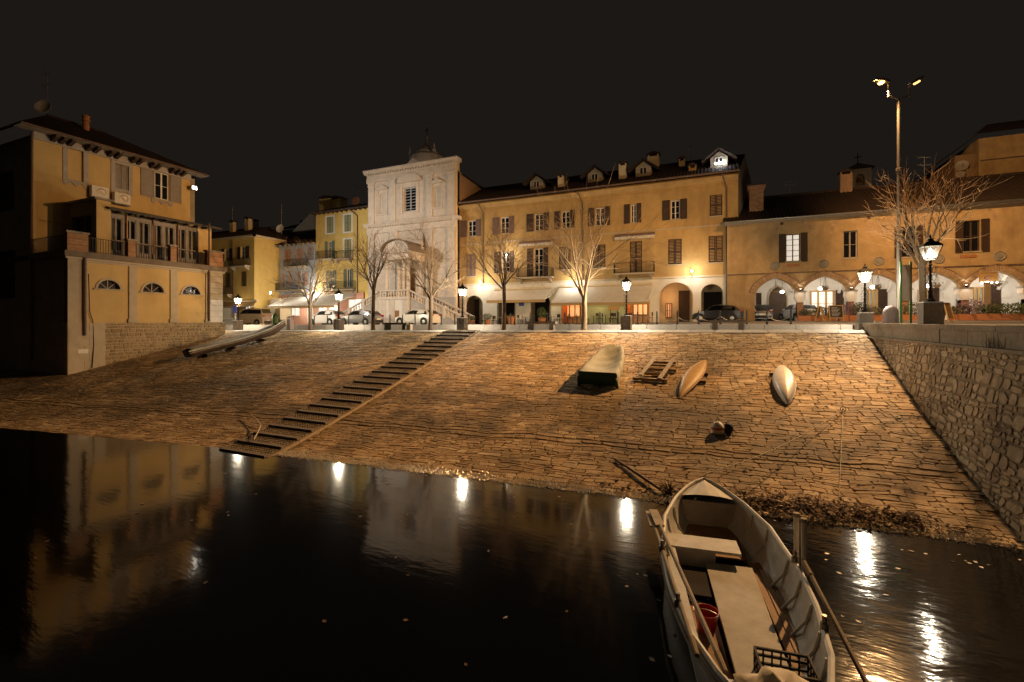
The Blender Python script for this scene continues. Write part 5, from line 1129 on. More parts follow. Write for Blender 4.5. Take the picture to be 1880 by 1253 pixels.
# ================================================================== BARE TREES
def bare_tree(name, label, a, b, z0, fork, height, spread, seed, r0=.13, bark='bark', twig='twig', upright=.45, stems=7, levels=4, drift=.02, kk={3: 4, 2: 4, 1: 2}):
    R = random.Random(seed); t = thing(name, label, 'tree', (a, b, z0), group='bare trees on the promenade')
    tr = MB(); lean = Vector((R.uniform(-.05, .05), R.uniform(-.05, .05), 0)); base = Vector((a, b, z0 - .05)); top = base + Vector((0, 0, fork)) + lean * fork
    tr.tube([base, base + Vector((0, 0, .15)), base.lerp(top, .5) + Vector((R.uniform(-.04, .04), 0, 0)), top, top + Vector((0, 0, .25))], [r0 * 1.5, r0 * 1.12, r0 * .95, r0 * .9, r0 * .7], 10)
    tr.build('trunk', bark, t, smooth=True)
    cr = MB(); tw = MB()
    def grow(p, d, ln, r, lv):
        n = 4; pts = [p]; q = p; dd = d.copy()
        for i in range(n):
            dd = (dd + Vector((R.gauss(0, .10), R.gauss(0, .10), R.gauss(drift, .08)))).normalized(); q = q + dd * ln / n; pts.append(q)
        rad = [r * (1 - .6 * i / n) for i in range(n + 1)]
        (cr if r > .018 else tw).tube(pts, rad, 6 if r > .03 else 4, False)
        if lv <= 0: return
        k = kk.get(lv, 5)
        for i in range(k):
            s_ = R.uniform(.25, 1.0); j = min(int(s_ * n), n - 1); c = pts[j].lerp(pts[j + 1], s_ * n - j); dirn = (pts[j + 1] - pts[j]).normalized()
            ax = Vector((R.gauss(0, 1), R.gauss(0, 1), R.gauss(0, .5))); ax = (ax - dirn * ax.dot(dirn)).normalized(); ang = R.uniform(.5, 1.1)
            nd = (dirn * math.cos(ang) + ax * math.sin(ang)); nd.z += upright * .22; nd.normalize()
            grow(c, nd, ln * R.uniform(.45, .8), max(rad[j] * .58, .0095), lv - 1)
        grow(pts[-1], dd, ln * .55, max(rad[-1] * .8, .0095), lv - 1)
    for i in range(stems):
        t_ = 2 * math.pi * i / stems + R.uniform(-.3, .3); tilt = R.uniform(.35, 1.05) * spread / (height - fork) * 1.7 if i else .1
        d = Vector((math.cos(t_) * tilt, math.sin(t_) * tilt, 1)).normalized(); grow(top + Vector((0, 0, R.uniform(-.35, .2))), d, (height - fork) * R.uniform(.5, .72), r0 * R.uniform(.36, .58), levels - 1)
    cr.build('crown', bark, t, smooth=True, kind='stuff'); tw.build('twigs', twig, t, kind='stuff')
    return t
for px, fork_y, top_y, sp, sd, lab in ((570, 560, 462, 1.7, 3, 'bare tree in front of the left awning'), (685, 530, 440, 1.6, 8, 'bare tree before the left side of the church stair'), (790, 546, 425, 1.7, 5, 'bare tree before the right side of the church'), (925, 527, 415, 1.6, 12, 'bare tree before the bright first floor wall lamp'), (1072, 545, 388, 1.8, 17, 'bare tree with forked trunk before the striped awning')):
    b = 27.25; a = A(px, b); d = D(a, b); z0 = zU(a)
    bare_tree('bare_tree', lab, a, b, z0, (607 - fork_y) * d / 850, (607 - top_y) * d / 850, sp, sd, .14 if px < 1000 else .16, 'bark' if px < 1000 else 'pale_bark')
mat('lit_twig', (.46, .32, .18), .8, .2, 10, 0)  # paler copy of twig, the street light's glow put into its colour
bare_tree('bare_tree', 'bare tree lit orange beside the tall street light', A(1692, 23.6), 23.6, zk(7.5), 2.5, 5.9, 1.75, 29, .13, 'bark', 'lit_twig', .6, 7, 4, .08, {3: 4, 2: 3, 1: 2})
# ================================================================== BENCHES, BOLLARDS, BINS
def bench(px0, px1, mt, lab, rounded):
    b = 27.0; a0, a1 = A(px0, b), A(px1, b); z = zU((a0 + a1) / 2); t = thing('stone_bench', lab, 'bench', ((a0 + a1) / 2, b, z), group='stone benches on the promenade')
    ends = [(b - .25, z + .40), (b + .25, z + .40), (b + .27, z + .46), (b + .25, z + .54), (b - .25, z + .54), (b - .27, z + .46)]
    MB().prism(ends, a0, a1, mp=lambda q, s_, zz_: (s_, q, zz_)).build('seat', mt, t)
    for u in (a0 + .28, a1 - .28): MB().box(u - .14, u + .14, b - .19, b + .19, z - .02, z + .399).build('leg', mt, t)
bench(706, 750, 'mossy_granite', 'dark mossy stone bench below the white hatchback', 0); bench(967, 1022, 'granite', 'pale stone bench right of the tree with the bright lamp', 1); bench(1302, 1372, 'granite', 'pale stone bench before the black hatchback', 1)
MB().build
cube = thing('stone_block', 'low stone block beside the dark mossy bench', 'stone', (A(750, 27.6), 27.6, zU(-20))); a = A(751, 27.6); MB().lathe([(.26, 0), (.27, .38), (.24, .42)], 4, (a, 27.6, zU(a)), math.pi / 4).build('block', 'granite', cube)
def bollard_proto():
    t = thing('bollard', 'x', 'bollard', group='iron bollards along the road edge', world=False)
    MB().lathe([(.07, 0), (.07, .08), (.045, .12), (.04, .62), (.06, .64), (.06, .68), (.035, .7), (.05, .76), (.045, .82), (.012, .92)], 10).build('post', 'black_iron', t); MB().lathe([(.055, .5), (.06, .53), (.055, .56)], 8).build('ring', 'black_iron', t)
    return t
bp_ = None
bl = [(513, 'by the green fountain'), (539, 'right of the grey litter bin'), (577, 'before the front of the white small car'), (601, 'before the rear of the white small car'), (640, 'before the grey car front'), (668, 'before the grey car rear'), (716, 'left of the crypt door'), (739, 'before the crypt door and white hatchback nose'), (762, 'before the white hatchback doors'), (810, 'right of the white hatchback'), (835, 'at the foot of the church stair'), (861, 'in front of the first dark arch'), (890, 'right of the first dark arch'), (938, 'right of the tree with the bright lamp'), (977.6, 'before the dark cafe doorway'), (1005, 'before the cafe doorway with blue light'), (1037, 'before the orange cafe window'), (1101.5, 'before the pale green wall'), (1135, 'right of the menu stand'), (1170.5, 'before the second orange cafe window'), (1206, 'before the white arch pier'), (1243.7, 'before the large open arch'), (1282.6, 'before the black hatchback nose'), (1322.5, 'before the black hatchback doors'), (1364, 'behind the black hatchback'), (1371, 'beside the plain end of the hall'), (1408, 'before the arched door left'), (1452, 'before the first hall pier')]
BPOS = []
for i, (px, lab) in enumerate(bl):
    b = 30.5; a = A(px, b); o = bollard_proto() if i == 0 else copy_tree(bp_)
    if i == 0: bp_ = o
    place(o, (a, b, zroad(a, b)), 0, .95, 'black iron bollard ' + lab); BPOS.append((px, a, b, zroad(a, b)))
for (i, j, lab) in ((6, 7, 'left of the white hatchback'), (7, 8, 'across the white hatchback door'), (20, 21, 'before the large open arch'), (21, 22, 'before the second open arch'), (22, 23, 'across the black hatchback nose'), (23, 24, 'across the black hatchback rear'), (26, 27, 'before the dark arched door')):
    p, q = BPOS[i], BPOS[j]; P0_, P1_ = Vector((p[1], p[2], p[3] + .5)), Vector((q[1], q[2], q[3] + .5)); mb = MB()
    pts = [P0_.lerp(P1_, t) - Vector((0, 0, 1.15 * t * (1 - t))) for t in frange(16, 0, 1)]; mb.tube(pts, .018, 5)
    tag(mb.build('chain', 'bare_metal'), 'slack iron chain hung between bollards ' + lab, 'chain', 'chains between bollards')
# litter bins
for px, b, h, w, mt, lab in ((533, 28.1, 1.0, .4, 'bin_metal', 'square slatted litter bin near the green fountain'),):
    a = A(px, b); z = zU(a); t = thing('litter_bin', lab, 'bin', (a, b, z)); MB().lathe([(w * .62, 0), (w * .7, .05), (w * .7, h * .9), (w * .62, h * .92)], 4, (a, b, z), math.pi / 4).build('body', mt, t); MB().lathe([(w * .78, h * .98), (w * .78, h * 1.02), (w * .3, h * 1.15)], 4, (a, b, z), math.pi / 4).build('lid', mt, t)
    mb = MB()
    for sx in (-1, 1): mb.bar((a + sx * w * .4, b, z + h * .9), (a + sx * w * .4, b, z + h), .03)
    mb.build('hinge', mt, t)
b = 26.3; a = A(1635, b); z = zk(8); t = thing('litter_bin', 'tall rounded grey litter bin at the foot of the tall street light', 'bin', (a, b, z)); MB().lathe([(.27, 0), (.28, .06), (.28, .62), (.26, .72), (.18, .84), (.06, .9)], 18, (a, b, z)).build('body', 'bin_metal', t, smooth=True)
mb = MB()
for k in range(24): th = k * math.pi / 12; mb.bar((a + .283 * math.cos(th), b + .283 * math.sin(th), z + .08), (a + .283 * math.cos(th), b + .283 * math.sin(th), z + .62), .02)
mb.build('ribs', 'bin_metal', t, kind='stuff')
# green cast iron fountain
b = 27.5; a = A(505, b); z = zU(a); t = thing('drinking_fountain', 'green cast iron drinking fountain on the promenade', 'fountain', (a, b, z))
MB().lathe([(.34, 0), (.34, .12), (.27, .16), (.24, .5), (.21, 1.0), (.25, 1.05), (.22, 1.15), (.24, 1.2), (.15, 1.32), (.05, 1.36), (.06, 1.42), (.02, 1.5)], 8, (a, b, z)).build('column', 'green_iron', t)
MB().tube([(a, b - .2, z + .85), (a, b - .34, z + .88), (a, b - .38, z + .78)], .03, 6).build('spout', 'copper', t); MB().lathe([(.1, 0), (.28, .1), (.3, .3), (.24, .3)], 10, (a + .35, b - .35, z)).build('basin', 'green_iron', t)
# information board beside the street light
b = 26.0; a = A(1663, b); z = zk(8); t = thing('notice_board', 'tall green framed notice board beside the tall street light', 'notice board', (a, b, z))
dv = Vector((.34, .16, 0)) * .6
for s_ in (-1, 1): p = Vector((a, b, z)) + dv * s_; MB().tube([p, p + Vector((0, 0, 2.85))], .045, 8).build('post', 'green_iron', t)
p0, p1 = Vector((a, b, 0)) - dv * .9, Vector((a, b, 0)) + dv * .9; nn_ = Vector((-dv.y, dv.x, 0)).normalized() * .03
MB().hexa([(p0 - nn_)[:2] + (z + 1.1,), (p1 - nn_)[:2] + (z + 1.1,), (p1 + nn_)[:2] + (z + 1.1,), (p0 + nn_)[:2] + (z + 1.1,), (p0 - nn_)[:2] + (z + 2.7,), (p1 - nn_)[:2] + (z + 2.7,), (p1 + nn_)[:2] + (z + 2.7,), (p0 + nn_)[:2] + (z + 2.7,)]).build('panel', 'grey_trim', t)
# ================================================================== AWNINGS
def awning(lab, aL, aR, bt, zt, bf, zf_, mt='canvas', segs=10, val=.28, band='canvas_band'):
    t = thing('awning', lab, 'awning', ((aL + aR) / 2, bt, zt), group='cafe awnings'); mb = MB(); n = segs * 4; m_ = 6
    for i in range(n + 1):
        for j in range(m_ + 1):
            s_ = j / m_; u = aL + (aR - aL) * i / n; mb.v.append((u, bt + (bf - bt) * s_, zt + (zf_ - zt) * s_ - .10 * math.sin(math.pi * s_) - .035 * abs(math.sin(math.pi * i / 8)) * s_))
    for i in range(n):
        for j in range(m_): k = i * (m_ + 1) + j; mb.f.append((k, k + 1, k + m_ + 2, k + m_ + 1))
    mb.build('canvas', mt, t, smooth=True)
    vb = MB()
    for i in range(n + 1): u = aL + (aR - aL) * i / n; vb.v += [(u, bf - .005, zf_ + .0), (u, bf - .02 - .015 * math.sin(i * .9), zf_ - val)]
    for i in range(n): vb.f.append((2 * i, 2 * i + 2, 2 * i + 3, 2 * i + 1))
    vb.build('valance', band, t); MB().tube([(aL, bf, zf_ + .02), (aR, bf, zf_ + .02)], .04, 6).build('front_bar', 'white_paint', t); MB().tube([(aL, bt - .02, zt + .1), (aR, bt - .02, zt + .1)], .13, 8).build('roller', 'cream_plaster', t)
    for k in range(3): u = aL + (aR - aL) * (k + .03) / 2.06; MB().tube([(u, bt, zt - .5), (u + .3, (bt + bf) / 2, zt - .75), (u, bf, zf_ - .02)], .03, 5).build('folding_arm', 'white_paint', t)
awning('wide cream awning at the left below the tall yellow house', A(490, 42), A(657, 46), 45.95, 8.25, 42, 6.5, segs=14)
awning('cream awning over the two arches next to the church', A(893, 42.9), A(1014, 45), 44.95, 7.9, 42.9, 6.75, segs=8)
awning('large pleated cream awning over the orange cafe windows', A(1011, 42.3), A(1197, 45), 44.95, 8.0, 42.3, 6.35, segs=14)
awning('small ochre awning on the corner house behind the villa', -72, A(470, 42), 42.2, 7.2, 40.6, 6.4, mt='canvas_band', segs=5)
# shop fronts under the left awning
sf = thing('shop_fronts', 'row of lit shop fronts under the wide left awning', 'shop', (-48, 45.6, 4)); fs_ = FY(45.85)
boxf(MB(), fs_, A(516, 45.8), A(668, 45.8), -.1, .05, 3.8, 8.2).build('front_wall', 'pink_wall', sf)
for l, r, z0, z1, mt in ((535, 550, 5.3, 6.9, 'lit_screen'), (565, 575, 4.3, 6.8, 'window_dark'), (605, 621, 5.0, 6.7, 'lit_screen'), (640, 664, 4.6, 7.4, 'green_glow'), (585, 600, 4.4, 6.8, 'lit_screen')):
    if mt == 'green_glow': mt = 'lit_screen'
    window(sf, fs_, A(l, 45.7), A(r, 45.7), z0, z1, -.16, pane=mt, cols=2, rows=2, fw=.12, sill=None)
for px in (545, 590, 650): light('shop_light', 'POINT', (A(px, 44.2), 44.2, 6.0), 170, (1, .90, .76), sf, .2)
boxf(MB(), fs_, A(498, 44), A(516, 44), -2, -.3, 3.8, 7.6).build('side_wing', 'cream_plaster', sf)
light('corner_shop_light', 'POINT', (-57.5, 41.0, 6.6), 60, WARM, sf, .15)
cs = FY(42.2); window(cor, cs, A(444, 42), A(459, 42), 4.3, 7.0, -.08, frame='black_iron', pane='lit_screen', cols=3, rows=3, fw=.08, sill=None)
# cafe interior lights
for px, pw_, c in ((1050, 60, (1, .5, .2)), (1176, 70, (1, .5, .2)), (1228, 45, (1, .5, .2)), (1110, 35, WARM)): light('cafe_light', 'POINT', (A(px, 47.2), 47.2, 6.9), pw_, c, pal, .2)
for px in (1010, 1095, 1165): light('awning_light', 'POINT', (A(px, 43.8), 43.8, 6.3), 28, WARM, pal, .2)
# iron gate beside the villa
g0, g1, gb = A(404, 31), A(432, 31), 31.0; t = thing('garden_gate', 'pale iron gate and low wall beside the villa corner', 'gate', (g0, gb, 4)); MB().box(g0 - 4, g1, gb, gb + .3, 3.7, 4.75).build('low_wall', 'granite', t); railing(t, FY(gb + .15), g0 - 4, g1, 0, 4.752, 5.9, .16, 'white_paint', 'bars')
# blue traffic sign behind the first lantern
b = 30.0; a = A(432, b); t = thing('traffic_sign', 'small blue square road sign behind the lantern by the villa', 'sign', (a, b, zroad(a, b))); MB().tube([(a, b, zroad(a, b)), (a, b, 6.1)], .03, 6).build('post', 'galvanised', t); MB().box(a - .3, a + .3, b - .06, b - .04, 5.35, 6.1).build('plate', 'blue_sign', t)
# ================================================================== CARS
def car(label, a, b, rz, paint, L=3.9, W=1.68, Hh=1.45, prof='hatch'):
    t = thing('parked_car', label, 'car', (a, b, zroad(a, b) + .005), rz, 'parked cars', world=False); k = Hh / 1.45
    ST = {'hatch': [(0, .60, .62), (.03, .70, .74), (.10, .78, .81), (.24, .92, .84), (.42, 1.39, .84), (.52, 1.45, .84), (.68, 1.43, .84), (.84, 1.34, .83), (.95, .98, .80), (.985, .86, .77), (1, .66, .72)],
          'van': [(0, .66, .66), (.03, .80, .76), (.10, .95, .82), (.18, 1.06, .84), (.33, 1.60, .84), (.45, 1.68, .84), (.7, 1.68, .84), (.90, 1.62, .84), (.965, 1.15, .82), (.99, .95, .79), (1, .7, .75)]}[prof]
    belt = .93 if prof == 'hatch' else 1.08
    rows = []
    for tt, zt, hw in ST:
        x = -L / 2 + L * tt; zt *= k; bz = min(belt * k, zt - .02); cab = zt > belt * k + .1; hw = hw * W / 1.68; ht = hw * (.76 if cab else .9)
        rows.append([(x, hw * .95, .2), (x, hw, .32), (x, hw, .55 if zt > .7 else .45), (x, hw * .97, bz), (x, ht, zt - .045), (x, ht * .6, zt), (x, 0, zt + .015)])
    mb = MB(); n = 13
    for r in rows: mb.v += [p for p in r] + [(p[0], -p[1], p[2]) for p in r[-2::-1]]
    for i in range(len(rows) - 1):
        for j in range(n - 1): q = i * n + j; mb.f.append((q, q + 1, q + n + 1, q + n))
        mb.f.append((i * n, i * n + n, i * n + 2 * n - 1, i * n + n - 1))
    mb.f += [tuple(range(n)), tuple((len(rows) - 1) * n + j for j in range(n))]
    body = mb.build('body', paint, t, smooth=False)
    def on(i, fr, sgn, out=.012):
        p, q = Vector(rows[i][3]), Vector(rows[i][4]); v = p.lerp(q, fr); v.y = (v.y + out) * sgn; return tuple(v)
    cabi = [i for i in range(len(ST)) if rows[i][4][2] > belt * k + .12]
    for sgn in (-1, 1):
        i0, i1 = cabi[0], cabi[-1]; im = (i0 + i1) // 2
        fx = Vector(on(i0, .12, sgn)) + Vector((-L * .10, 0, 0))
        MB().add([tuple(fx), on(i0, .88, sgn), on(im, .88, sgn), (on(im, .1, sgn)[0] - .03,) + on(im, .1, sgn)[1:]], [(0, 1, 2, 3)]).build('side_window', 'car_glass', t, label=None)
        MB().add([on(im, .1, sgn), on(im, .88, sgn), on(i1, .86, sgn), (on(i1, .1, sgn)[0] + L * .03,) + on(i1, .1, sgn)[1:]], [(0, 1, 2, 3)]).build('side_window', 'car_glass', t)
        for tx in (.17, .80):
            x = -L / 2 + L * tx; hw = .84 * W / 1.68; y = sgn * (hw - .09)
            w = MB(); w.lathe([(.19, -.09), (.29, -.1), (.31, -.07), (.31, .07), (.29, .1), (.19, .09)], 18); w.v = [(x + p[0], y + p[2], .31 + p[1]) for p in w.v]; wh_ = w.build('wheel', 'rubber', t)
            w = MB(); w.lathe([(.2, .085), (.19, .1), (.1, .105), (.04, .115)], 10); w.v = [(x + p[0], y + sgn * p[2], .31 + p[1]) for p in w.v]; w.build('rim', 'hub', wh_)
            w = MB(); w.lathe([(.36, -.01), (.36, .012)], 18); w.v = [(x + p[0], sgn * (hw + .0) + p[2] * sgn, .33 + p[1]) for p in w.v]; w.build('wheel_arch', 'rubber', t)
        MB().box(-L / 2 - .012, -L / 2 + .18, sgn * .46 - .14, sgn * .46 + .14, .60 * k, .72 * k).build('headlight', 'hub', t)
        MB().box(L / 2 - .16, L / 2 + .015, sgn * .62 - .1, sgn * .62 + .1, .82 * k, 1.0 * k).build('tail_light', 'tail_red', t)
        MB().box(-L * .22, -L * .18, sgn * .86 - .07, sgn * .86 + .07, .93 * k, 1.05 * k).build('mirror', paint, t)
    def scr(i, j, nm):
        p = [Vector(rows[i][4]), Vector(rows[j][4])]; nrm = Vector((-1 if nm == 'windscreen' else 1, 0, .6)).normalized() * .03
        vs = [p[0].lerp(p[1], .06), p[0].lerp(p[1], .92)]
        MB().add([tuple(Vector((v.x, s_ * v.y * .93, v.z + .045)) + nrm) for v, s_ in ((vs[0], 1), (vs[0], -1), (vs[1], -1), (vs[1], 1))], [(0, 1, 2, 3)]).build(nm, 'car_glass', t)
    scr(cabi[0] - 1, cabi[0], 'windscreen'); scr(cabi[-1] + 1, cabi[-1], 'rear_window')
    MB().box(-L / 2 - .03, -L / 2 + .25, -.6, .6, .24, .42).build('bumper', 'rubber' if paint != 'paint_white' else paint, t); MB().box(L / 2 - .25, L / 2 + .03, -.62, .62, .26, .46).build('bumper', 'rubber' if paint != 'paint_white' else paint, t)
    MB().box(L / 2 + .031, L / 2 + .04, -.26, .26, .5, .62).build('number_plate', 'paper', t)
    return t
def car_px(label, l, r, b, paint, **kw):
    a0, a1 = A(l, b), A(r, b); return car(label, (a0 + a1) / 2, b, 0, paint, L=a1 - a0, **kw)
car_px('white hatchback with red tail light parked before the church stair', 733, 802, 34.2, 'paint_white', Hh=1.40)
car_px('dark grey estate car parked left of the church', 632, 695, 34.0, 'paint_grey', Hh=1.42)
car_px('small white car parked under the left awning', 575, 628, 34.4, 'paint_white', Hh=1.48)
car('beige van parked by the villa corner', A(465, 36.5), 36.5, math.radians(12), 'paint_beige', L=3.9, Hh=1.65, prof='van')
car('black hatchback parked before the open arches of the ochre building', A(1316, 42.2), 42.2, 0, 'paint_black', L=3.75, Hh=1.42)
car('dark car parked under the first hall arch', A(1396, 46.5), 46.5, math.radians(-88), 'paint_navy', L=3.7)
car('silver car parked behind the first hall pier', A(1466, 46.8), 46.8, math.radians(-70), 'paint_silver', L=3.7)
# ================================================================== CAFE FURNITURE
def chair_proto():
    t = thing('cafe_chair', 'x', 'chair', group='dark cafe chairs', world=False); MB().box(-.21, .21, -.21, .21, .43, .47).build('seat', 'dark_wood', t)
    mb = MB(); mb.box(-.21, .21, .18, .22, .62, .92)
    mb.build('backrest', 'dark_wood', t)
    for x in (-.19, .19):
        for y in (-.19, .19): MB().bar((x, y, 0), (x, y, .43 if y < 0 else .9), .03).build('leg', 'black_iron', t)
    return t
def table_proto():
    t = thing('cafe_table', 'x', 'table', group='small cafe tables', world=False); MB().lathe([(.36, .71), (.37, .73), (.36, .75)], 16).build('top', 'grey_wood', t); MB().lathe([(.03, .03), (.03, .71)], 8).build('stem', 'black_iron', t); MB().lathe([(.24, 0), (.22, .03), (.04, .05)], 12).build('base', 'black_iron', t); return t
CP, TP = None, None
sets = [(895, 42.0, 'by the first dark arch'), (918, 41.6, 'under the awning beside the church'), (945, 41.7, 'before the blue notice'), (965, 41.9, 'left of the cafe doorway'), (1012, 41.4, 'right of the cafe doorway'), (1042, 41.2, 'left of the tree before the big awning'), (1060, 41.6, 'before the first orange window'), (1090, 41.3, 'left of the menu stand'), (1112, 41.5, 'before the pale green wall'), (1140, 41.4, 'behind the pale lamp block'), (1180, 41.4, 'before the second orange window'), (1500, 43.2, 'before the second hall arch'), (1550, 43.0, 'between the second and third hall arch'), (1690, 42.8, 'before the fourth hall arch'), (1780, 42.5, 'before the fourth hall pier'), (1850, 42.2, 'near the hedge at the right edge')]
for i, (px, b, lab) in enumerate(sets):
    a = A(px, b); z = zroad(a, b); R = random.Random(i)
    if TP is None: TP = table_proto(); o = TP
    else: o = copy_tree(TP)
    place(o, (a, b, z), R.random(), 1, 'round cafe table ' + lab)
    for j, (dx, side) in enumerate(((-.62, 'left'), (.62, 'right'))):
        if CP is None: CP = chair_proto(); o = CP
        else: o = copy_tree(CP)
        place(o, (a + dx, b + R.uniform(-.15, .15), z), (math.pi / 2 if dx < 0 else -math.pi / 2) + R.uniform(-.5, .5), 1, 'dark chair %s of the table %s' % (side, lab))
def leaves(mb, c, r, n, R, s=.07):
    for i in range(n):
        while True:
            q = Vector((R.uniform(-1, 1), R.uniform(-1, 1), R.uniform(-1, 1)))
            if q.length < 1: break
        p = Vector(c) + Vector((q.x * r[0], q.y * r[1], q.z * r[2])); u_ = Vector((R.gauss(0, 1), R.gauss(0, 1), R.gauss(0, 1))).normalized() * s; v_ = Vector((R.gauss(0, 1), R.gauss(0, 1), R.gauss(0, 1))).normalized() * s * .6
        mb.add([p - u_, p + v_, p + u_, p - v_], [(0, 1, 2, 3)])
def planter(lab, px, b, w, h, fh, mt='leaf_green', pot='terracotta', box=False, n=260, dy=.25):
    a = A(px, b); z = zroad(a, b); t = thing('planter', lab, 'planter', (a, b, z), group='planters along the cafes'); R = random.Random(int(px))
    if box: MB().prism([(a - w * .95, z), (a + w * .95, z), (a + w, z + h), (a - w, z + h)], b - dy, b + dy).build('trough', pot, t)
    else: MB().lathe([(w * .6, 0), (w * .85, h * .9), (w * .95, h * .92), (w * .95, h), (w * .8, h)], 12, (a, b, z)).build('pot', pot, t)
    mb = MB(); leaves(mb, (a, b, z + h + fh * .42), (w * 1.15 if not box else w, max(dy, w * .6) if box else w * 1.1, fh * .55), n, R); mb.build('foliage', mt, t, kind='stuff')
    mb = MB()
    for i in range(7): x = R.uniform(-w * .6, w * .6); mb.tube([(a + x * .4, b, z + h - .05), (a + x, b + R.uniform(-.1, .1), z + h + fh * .8)], .01, 4)
    mb.build('stems', 'twig', t, kind='stuff')
planter('terracotta pot with a small plant beside the church stair', 867, 41.0, .32, .5, .5, n=140); planter('low planter in the first arch gap', 895, 40.4, .4, .5, .7, n=200)
planter('large potted shrub before the cafe doorway', 995, 40.6, .45, .6, 1.0, n=420); planter('orange leaning pot behind the promenade tree', 938, 40.5, .42, .75, .2, n=30)
planter('orange flower box under the left awning', 508, 40.5, .8, .45, .35, box=True)
for px, b, w, fh, mt, lab in ((1478, 42.6, .5, .5, 'leaf_grey', 'grey green planter before the first hall pier'), (1512, 42.4, .8, .7, 'leaf_green', 'green planter behind the folding chalkboard'), (1560, 42.2, .75, 1.0, 'flower_mauve', 'mauve flowering planter before the second hall pier'), (1578, 42.0, .7, 1.0, 'leaf_green', 'tall green planter left of the corner lantern'), (1608, 42.2, .8, .6, 'leaf_grey', 'low planter in the third hall arch'), (1675, 41.8, .8, .9, 'leaf_grey', 'bushy planter behind the notice board'), (1765, 41.4, .7, .7, 'leaf_grey', 'grey planter left of the third hall pier'), (1788, 41.2, .9, 1.1, 'flower_mauve', 'wide mauve planter before the fifth arch'), (1822, 41.0, .6, .8, 'leaf_grey', 'grey planter right of the wooden post')):
    planter(lab, px, b, w, .42, fh, mt, box=True, n=420)
planter('long clipped hedge in a trough at the right edge', 1868, 40.8, 2.2, .42, .75, 'leaf_green', box=True, n=1500, dy=.4)
def a_board(lab, px, b, w, h, mt, rz):
    a = A(px, b); z = zroad(a, b); t = thing('pavement_board', lab, 'sign', (a, b, z), rz, 'pavement boards', world=False)
    for s_ in (-1, 1):
        fr = MB(); y0, y1 = s_ * .28, s_ * .03
        for x in (-w, w): fr.bar((x, y0, 0), (x, y1, h), .05)
        fr.bar((-w, y1, h), (w, y1, h), .05); fr.bar((-w, y0 * .8, h * .22), (w, y0 * .8, h * .22), .05); fr.build('frame', 'tan_board', t)
        MB().add([(-w, y0 * .8, h * .22), (w, y0 * .8, h * .22), (w, y1, h), (-w, y1, h)], [(0, 1, 2, 3)]).build('board', mt, t)
    mb = MB()
    for i in range(7): zz_ = h * (.85 - i * .085); yy = -(.03 + .2 * (1 - zz_ / h)) - .035; mb.box(-w * .7, w * (.2 + .5 * ((i * 37) % 10) / 10), yy - .003, yy, zz_, zz_ + .02)
    mb.build('chalk_writing', 'paper', t, kind='stuff')
a_board('dark chalkboard stand before the second hall arch', 1534, 40.5, .42, 1.15, 'chalkboard', .1); a_board('folding wooden stand leaning open left of the chalkboard', 1506, 40.8, .3, 1.1, 'tan_board', 1.2); a_board('tan folding board between quay lantern and hall', 1737, 36.5, .4, 1.15, 'tan_board', .9)
b = 40.6; a = A(1127, b); z = zroad(a, b); t = thing('menu_stand', 'slanted wooden menu stand before the pale green wall', 'sign', (a, b, z)); MB().bar((a - .3, b, z), (a - .3, b, z + 1.2), .05).build('post', 'dark_wood', t); MB().bar((a + .3, b, z), (a + .3, b, z + 1.2), .05).build('post', 'dark_wood', t); MB().hexa([(a - .5, b - .12, z + 1.15), (a + .5, b - .12, z + 1.15), (a + .5, b - .08, z + 1.15), (a - .5, b - .08, z + 1.15), (a - .5, b + .1, z + 1.55), (a + .5, b + .1, z + 1.55), (a + .5, b + .14, z + 1.55), (a - .5, b + .14, z + 1.55)]).build('board', 'tan_board', t)
# wooden post and painted hanging sign in the fifth arch
b = 43.6; a = A(1812.5, b); t = thing('wooden_post', 'square wooden post before the fifth hall arch', 'post', (a, b, zroad(a, b))); MB().box(a - .13, a + .13, b - .13, b + .13, 4.6, 7.3).build('shaft', 'old_wood', t); MB().box(a - .16, a + .16, b - .16, b + .16, 7.302, 7.36).build('cap', 'old_wood', t)
b = 44.0; a = A(1815, b); z0, z1 = Z(517, a, b), Z(499, a, b); t = thing('hanging_sign', 'tan hanging sign with an oval purple emblem in the fifth hall arch', 'sign', (a, b, z1)); fs2 = FY(b)
MB().box(a - .5, a + .5, b, b + .06, z0, z1).build('board', 'tan_board', t)
mb = MB(); n = 18; cz_ = z0 + (z1 - z0) * .36
for i in range(n):
    t0, t1 = .5 + i / n * 5.2, .5 + (i + 1) / n * 5.2; mb.add([(a + r * 1.5 * math.cos(q), b - .004, cz_ + r * math.sin(q)) for r, q in ((.12, t0), (.17, t0), (.17, t1), (.12, t1))], [(0, 1, 2, 3)])
mb.build('emblem', 'flower_mauve', t); mb = MB()
for i in range(9): mb.box(a - .42 + i * .095, a - .42 + i * .095 + .06, b - .005, b - .001, z1 - .13, z1 - .08)
mb.build('lettering', 'dark_wood', t, kind='stuff')
for i, s_ in enumerate((-.4, -.13, .13, .4)): MB().lathe([(.03, .05), (.06, 0), (.03, -.06)], 8, (a + s_, b - .1, z0 - .1)).build('lamp', 'soft_bulb', t)
# ================================================================== BOATS
def frame_of(p0, p1, n):
    x = (Vector(p1) - Vector(p0)); L_ = x.length; x.normalize(); y = Vector(n).cross(x).normalized(); z = x.cross(y).normalized(); return Vector(p0), x, y, z, L_
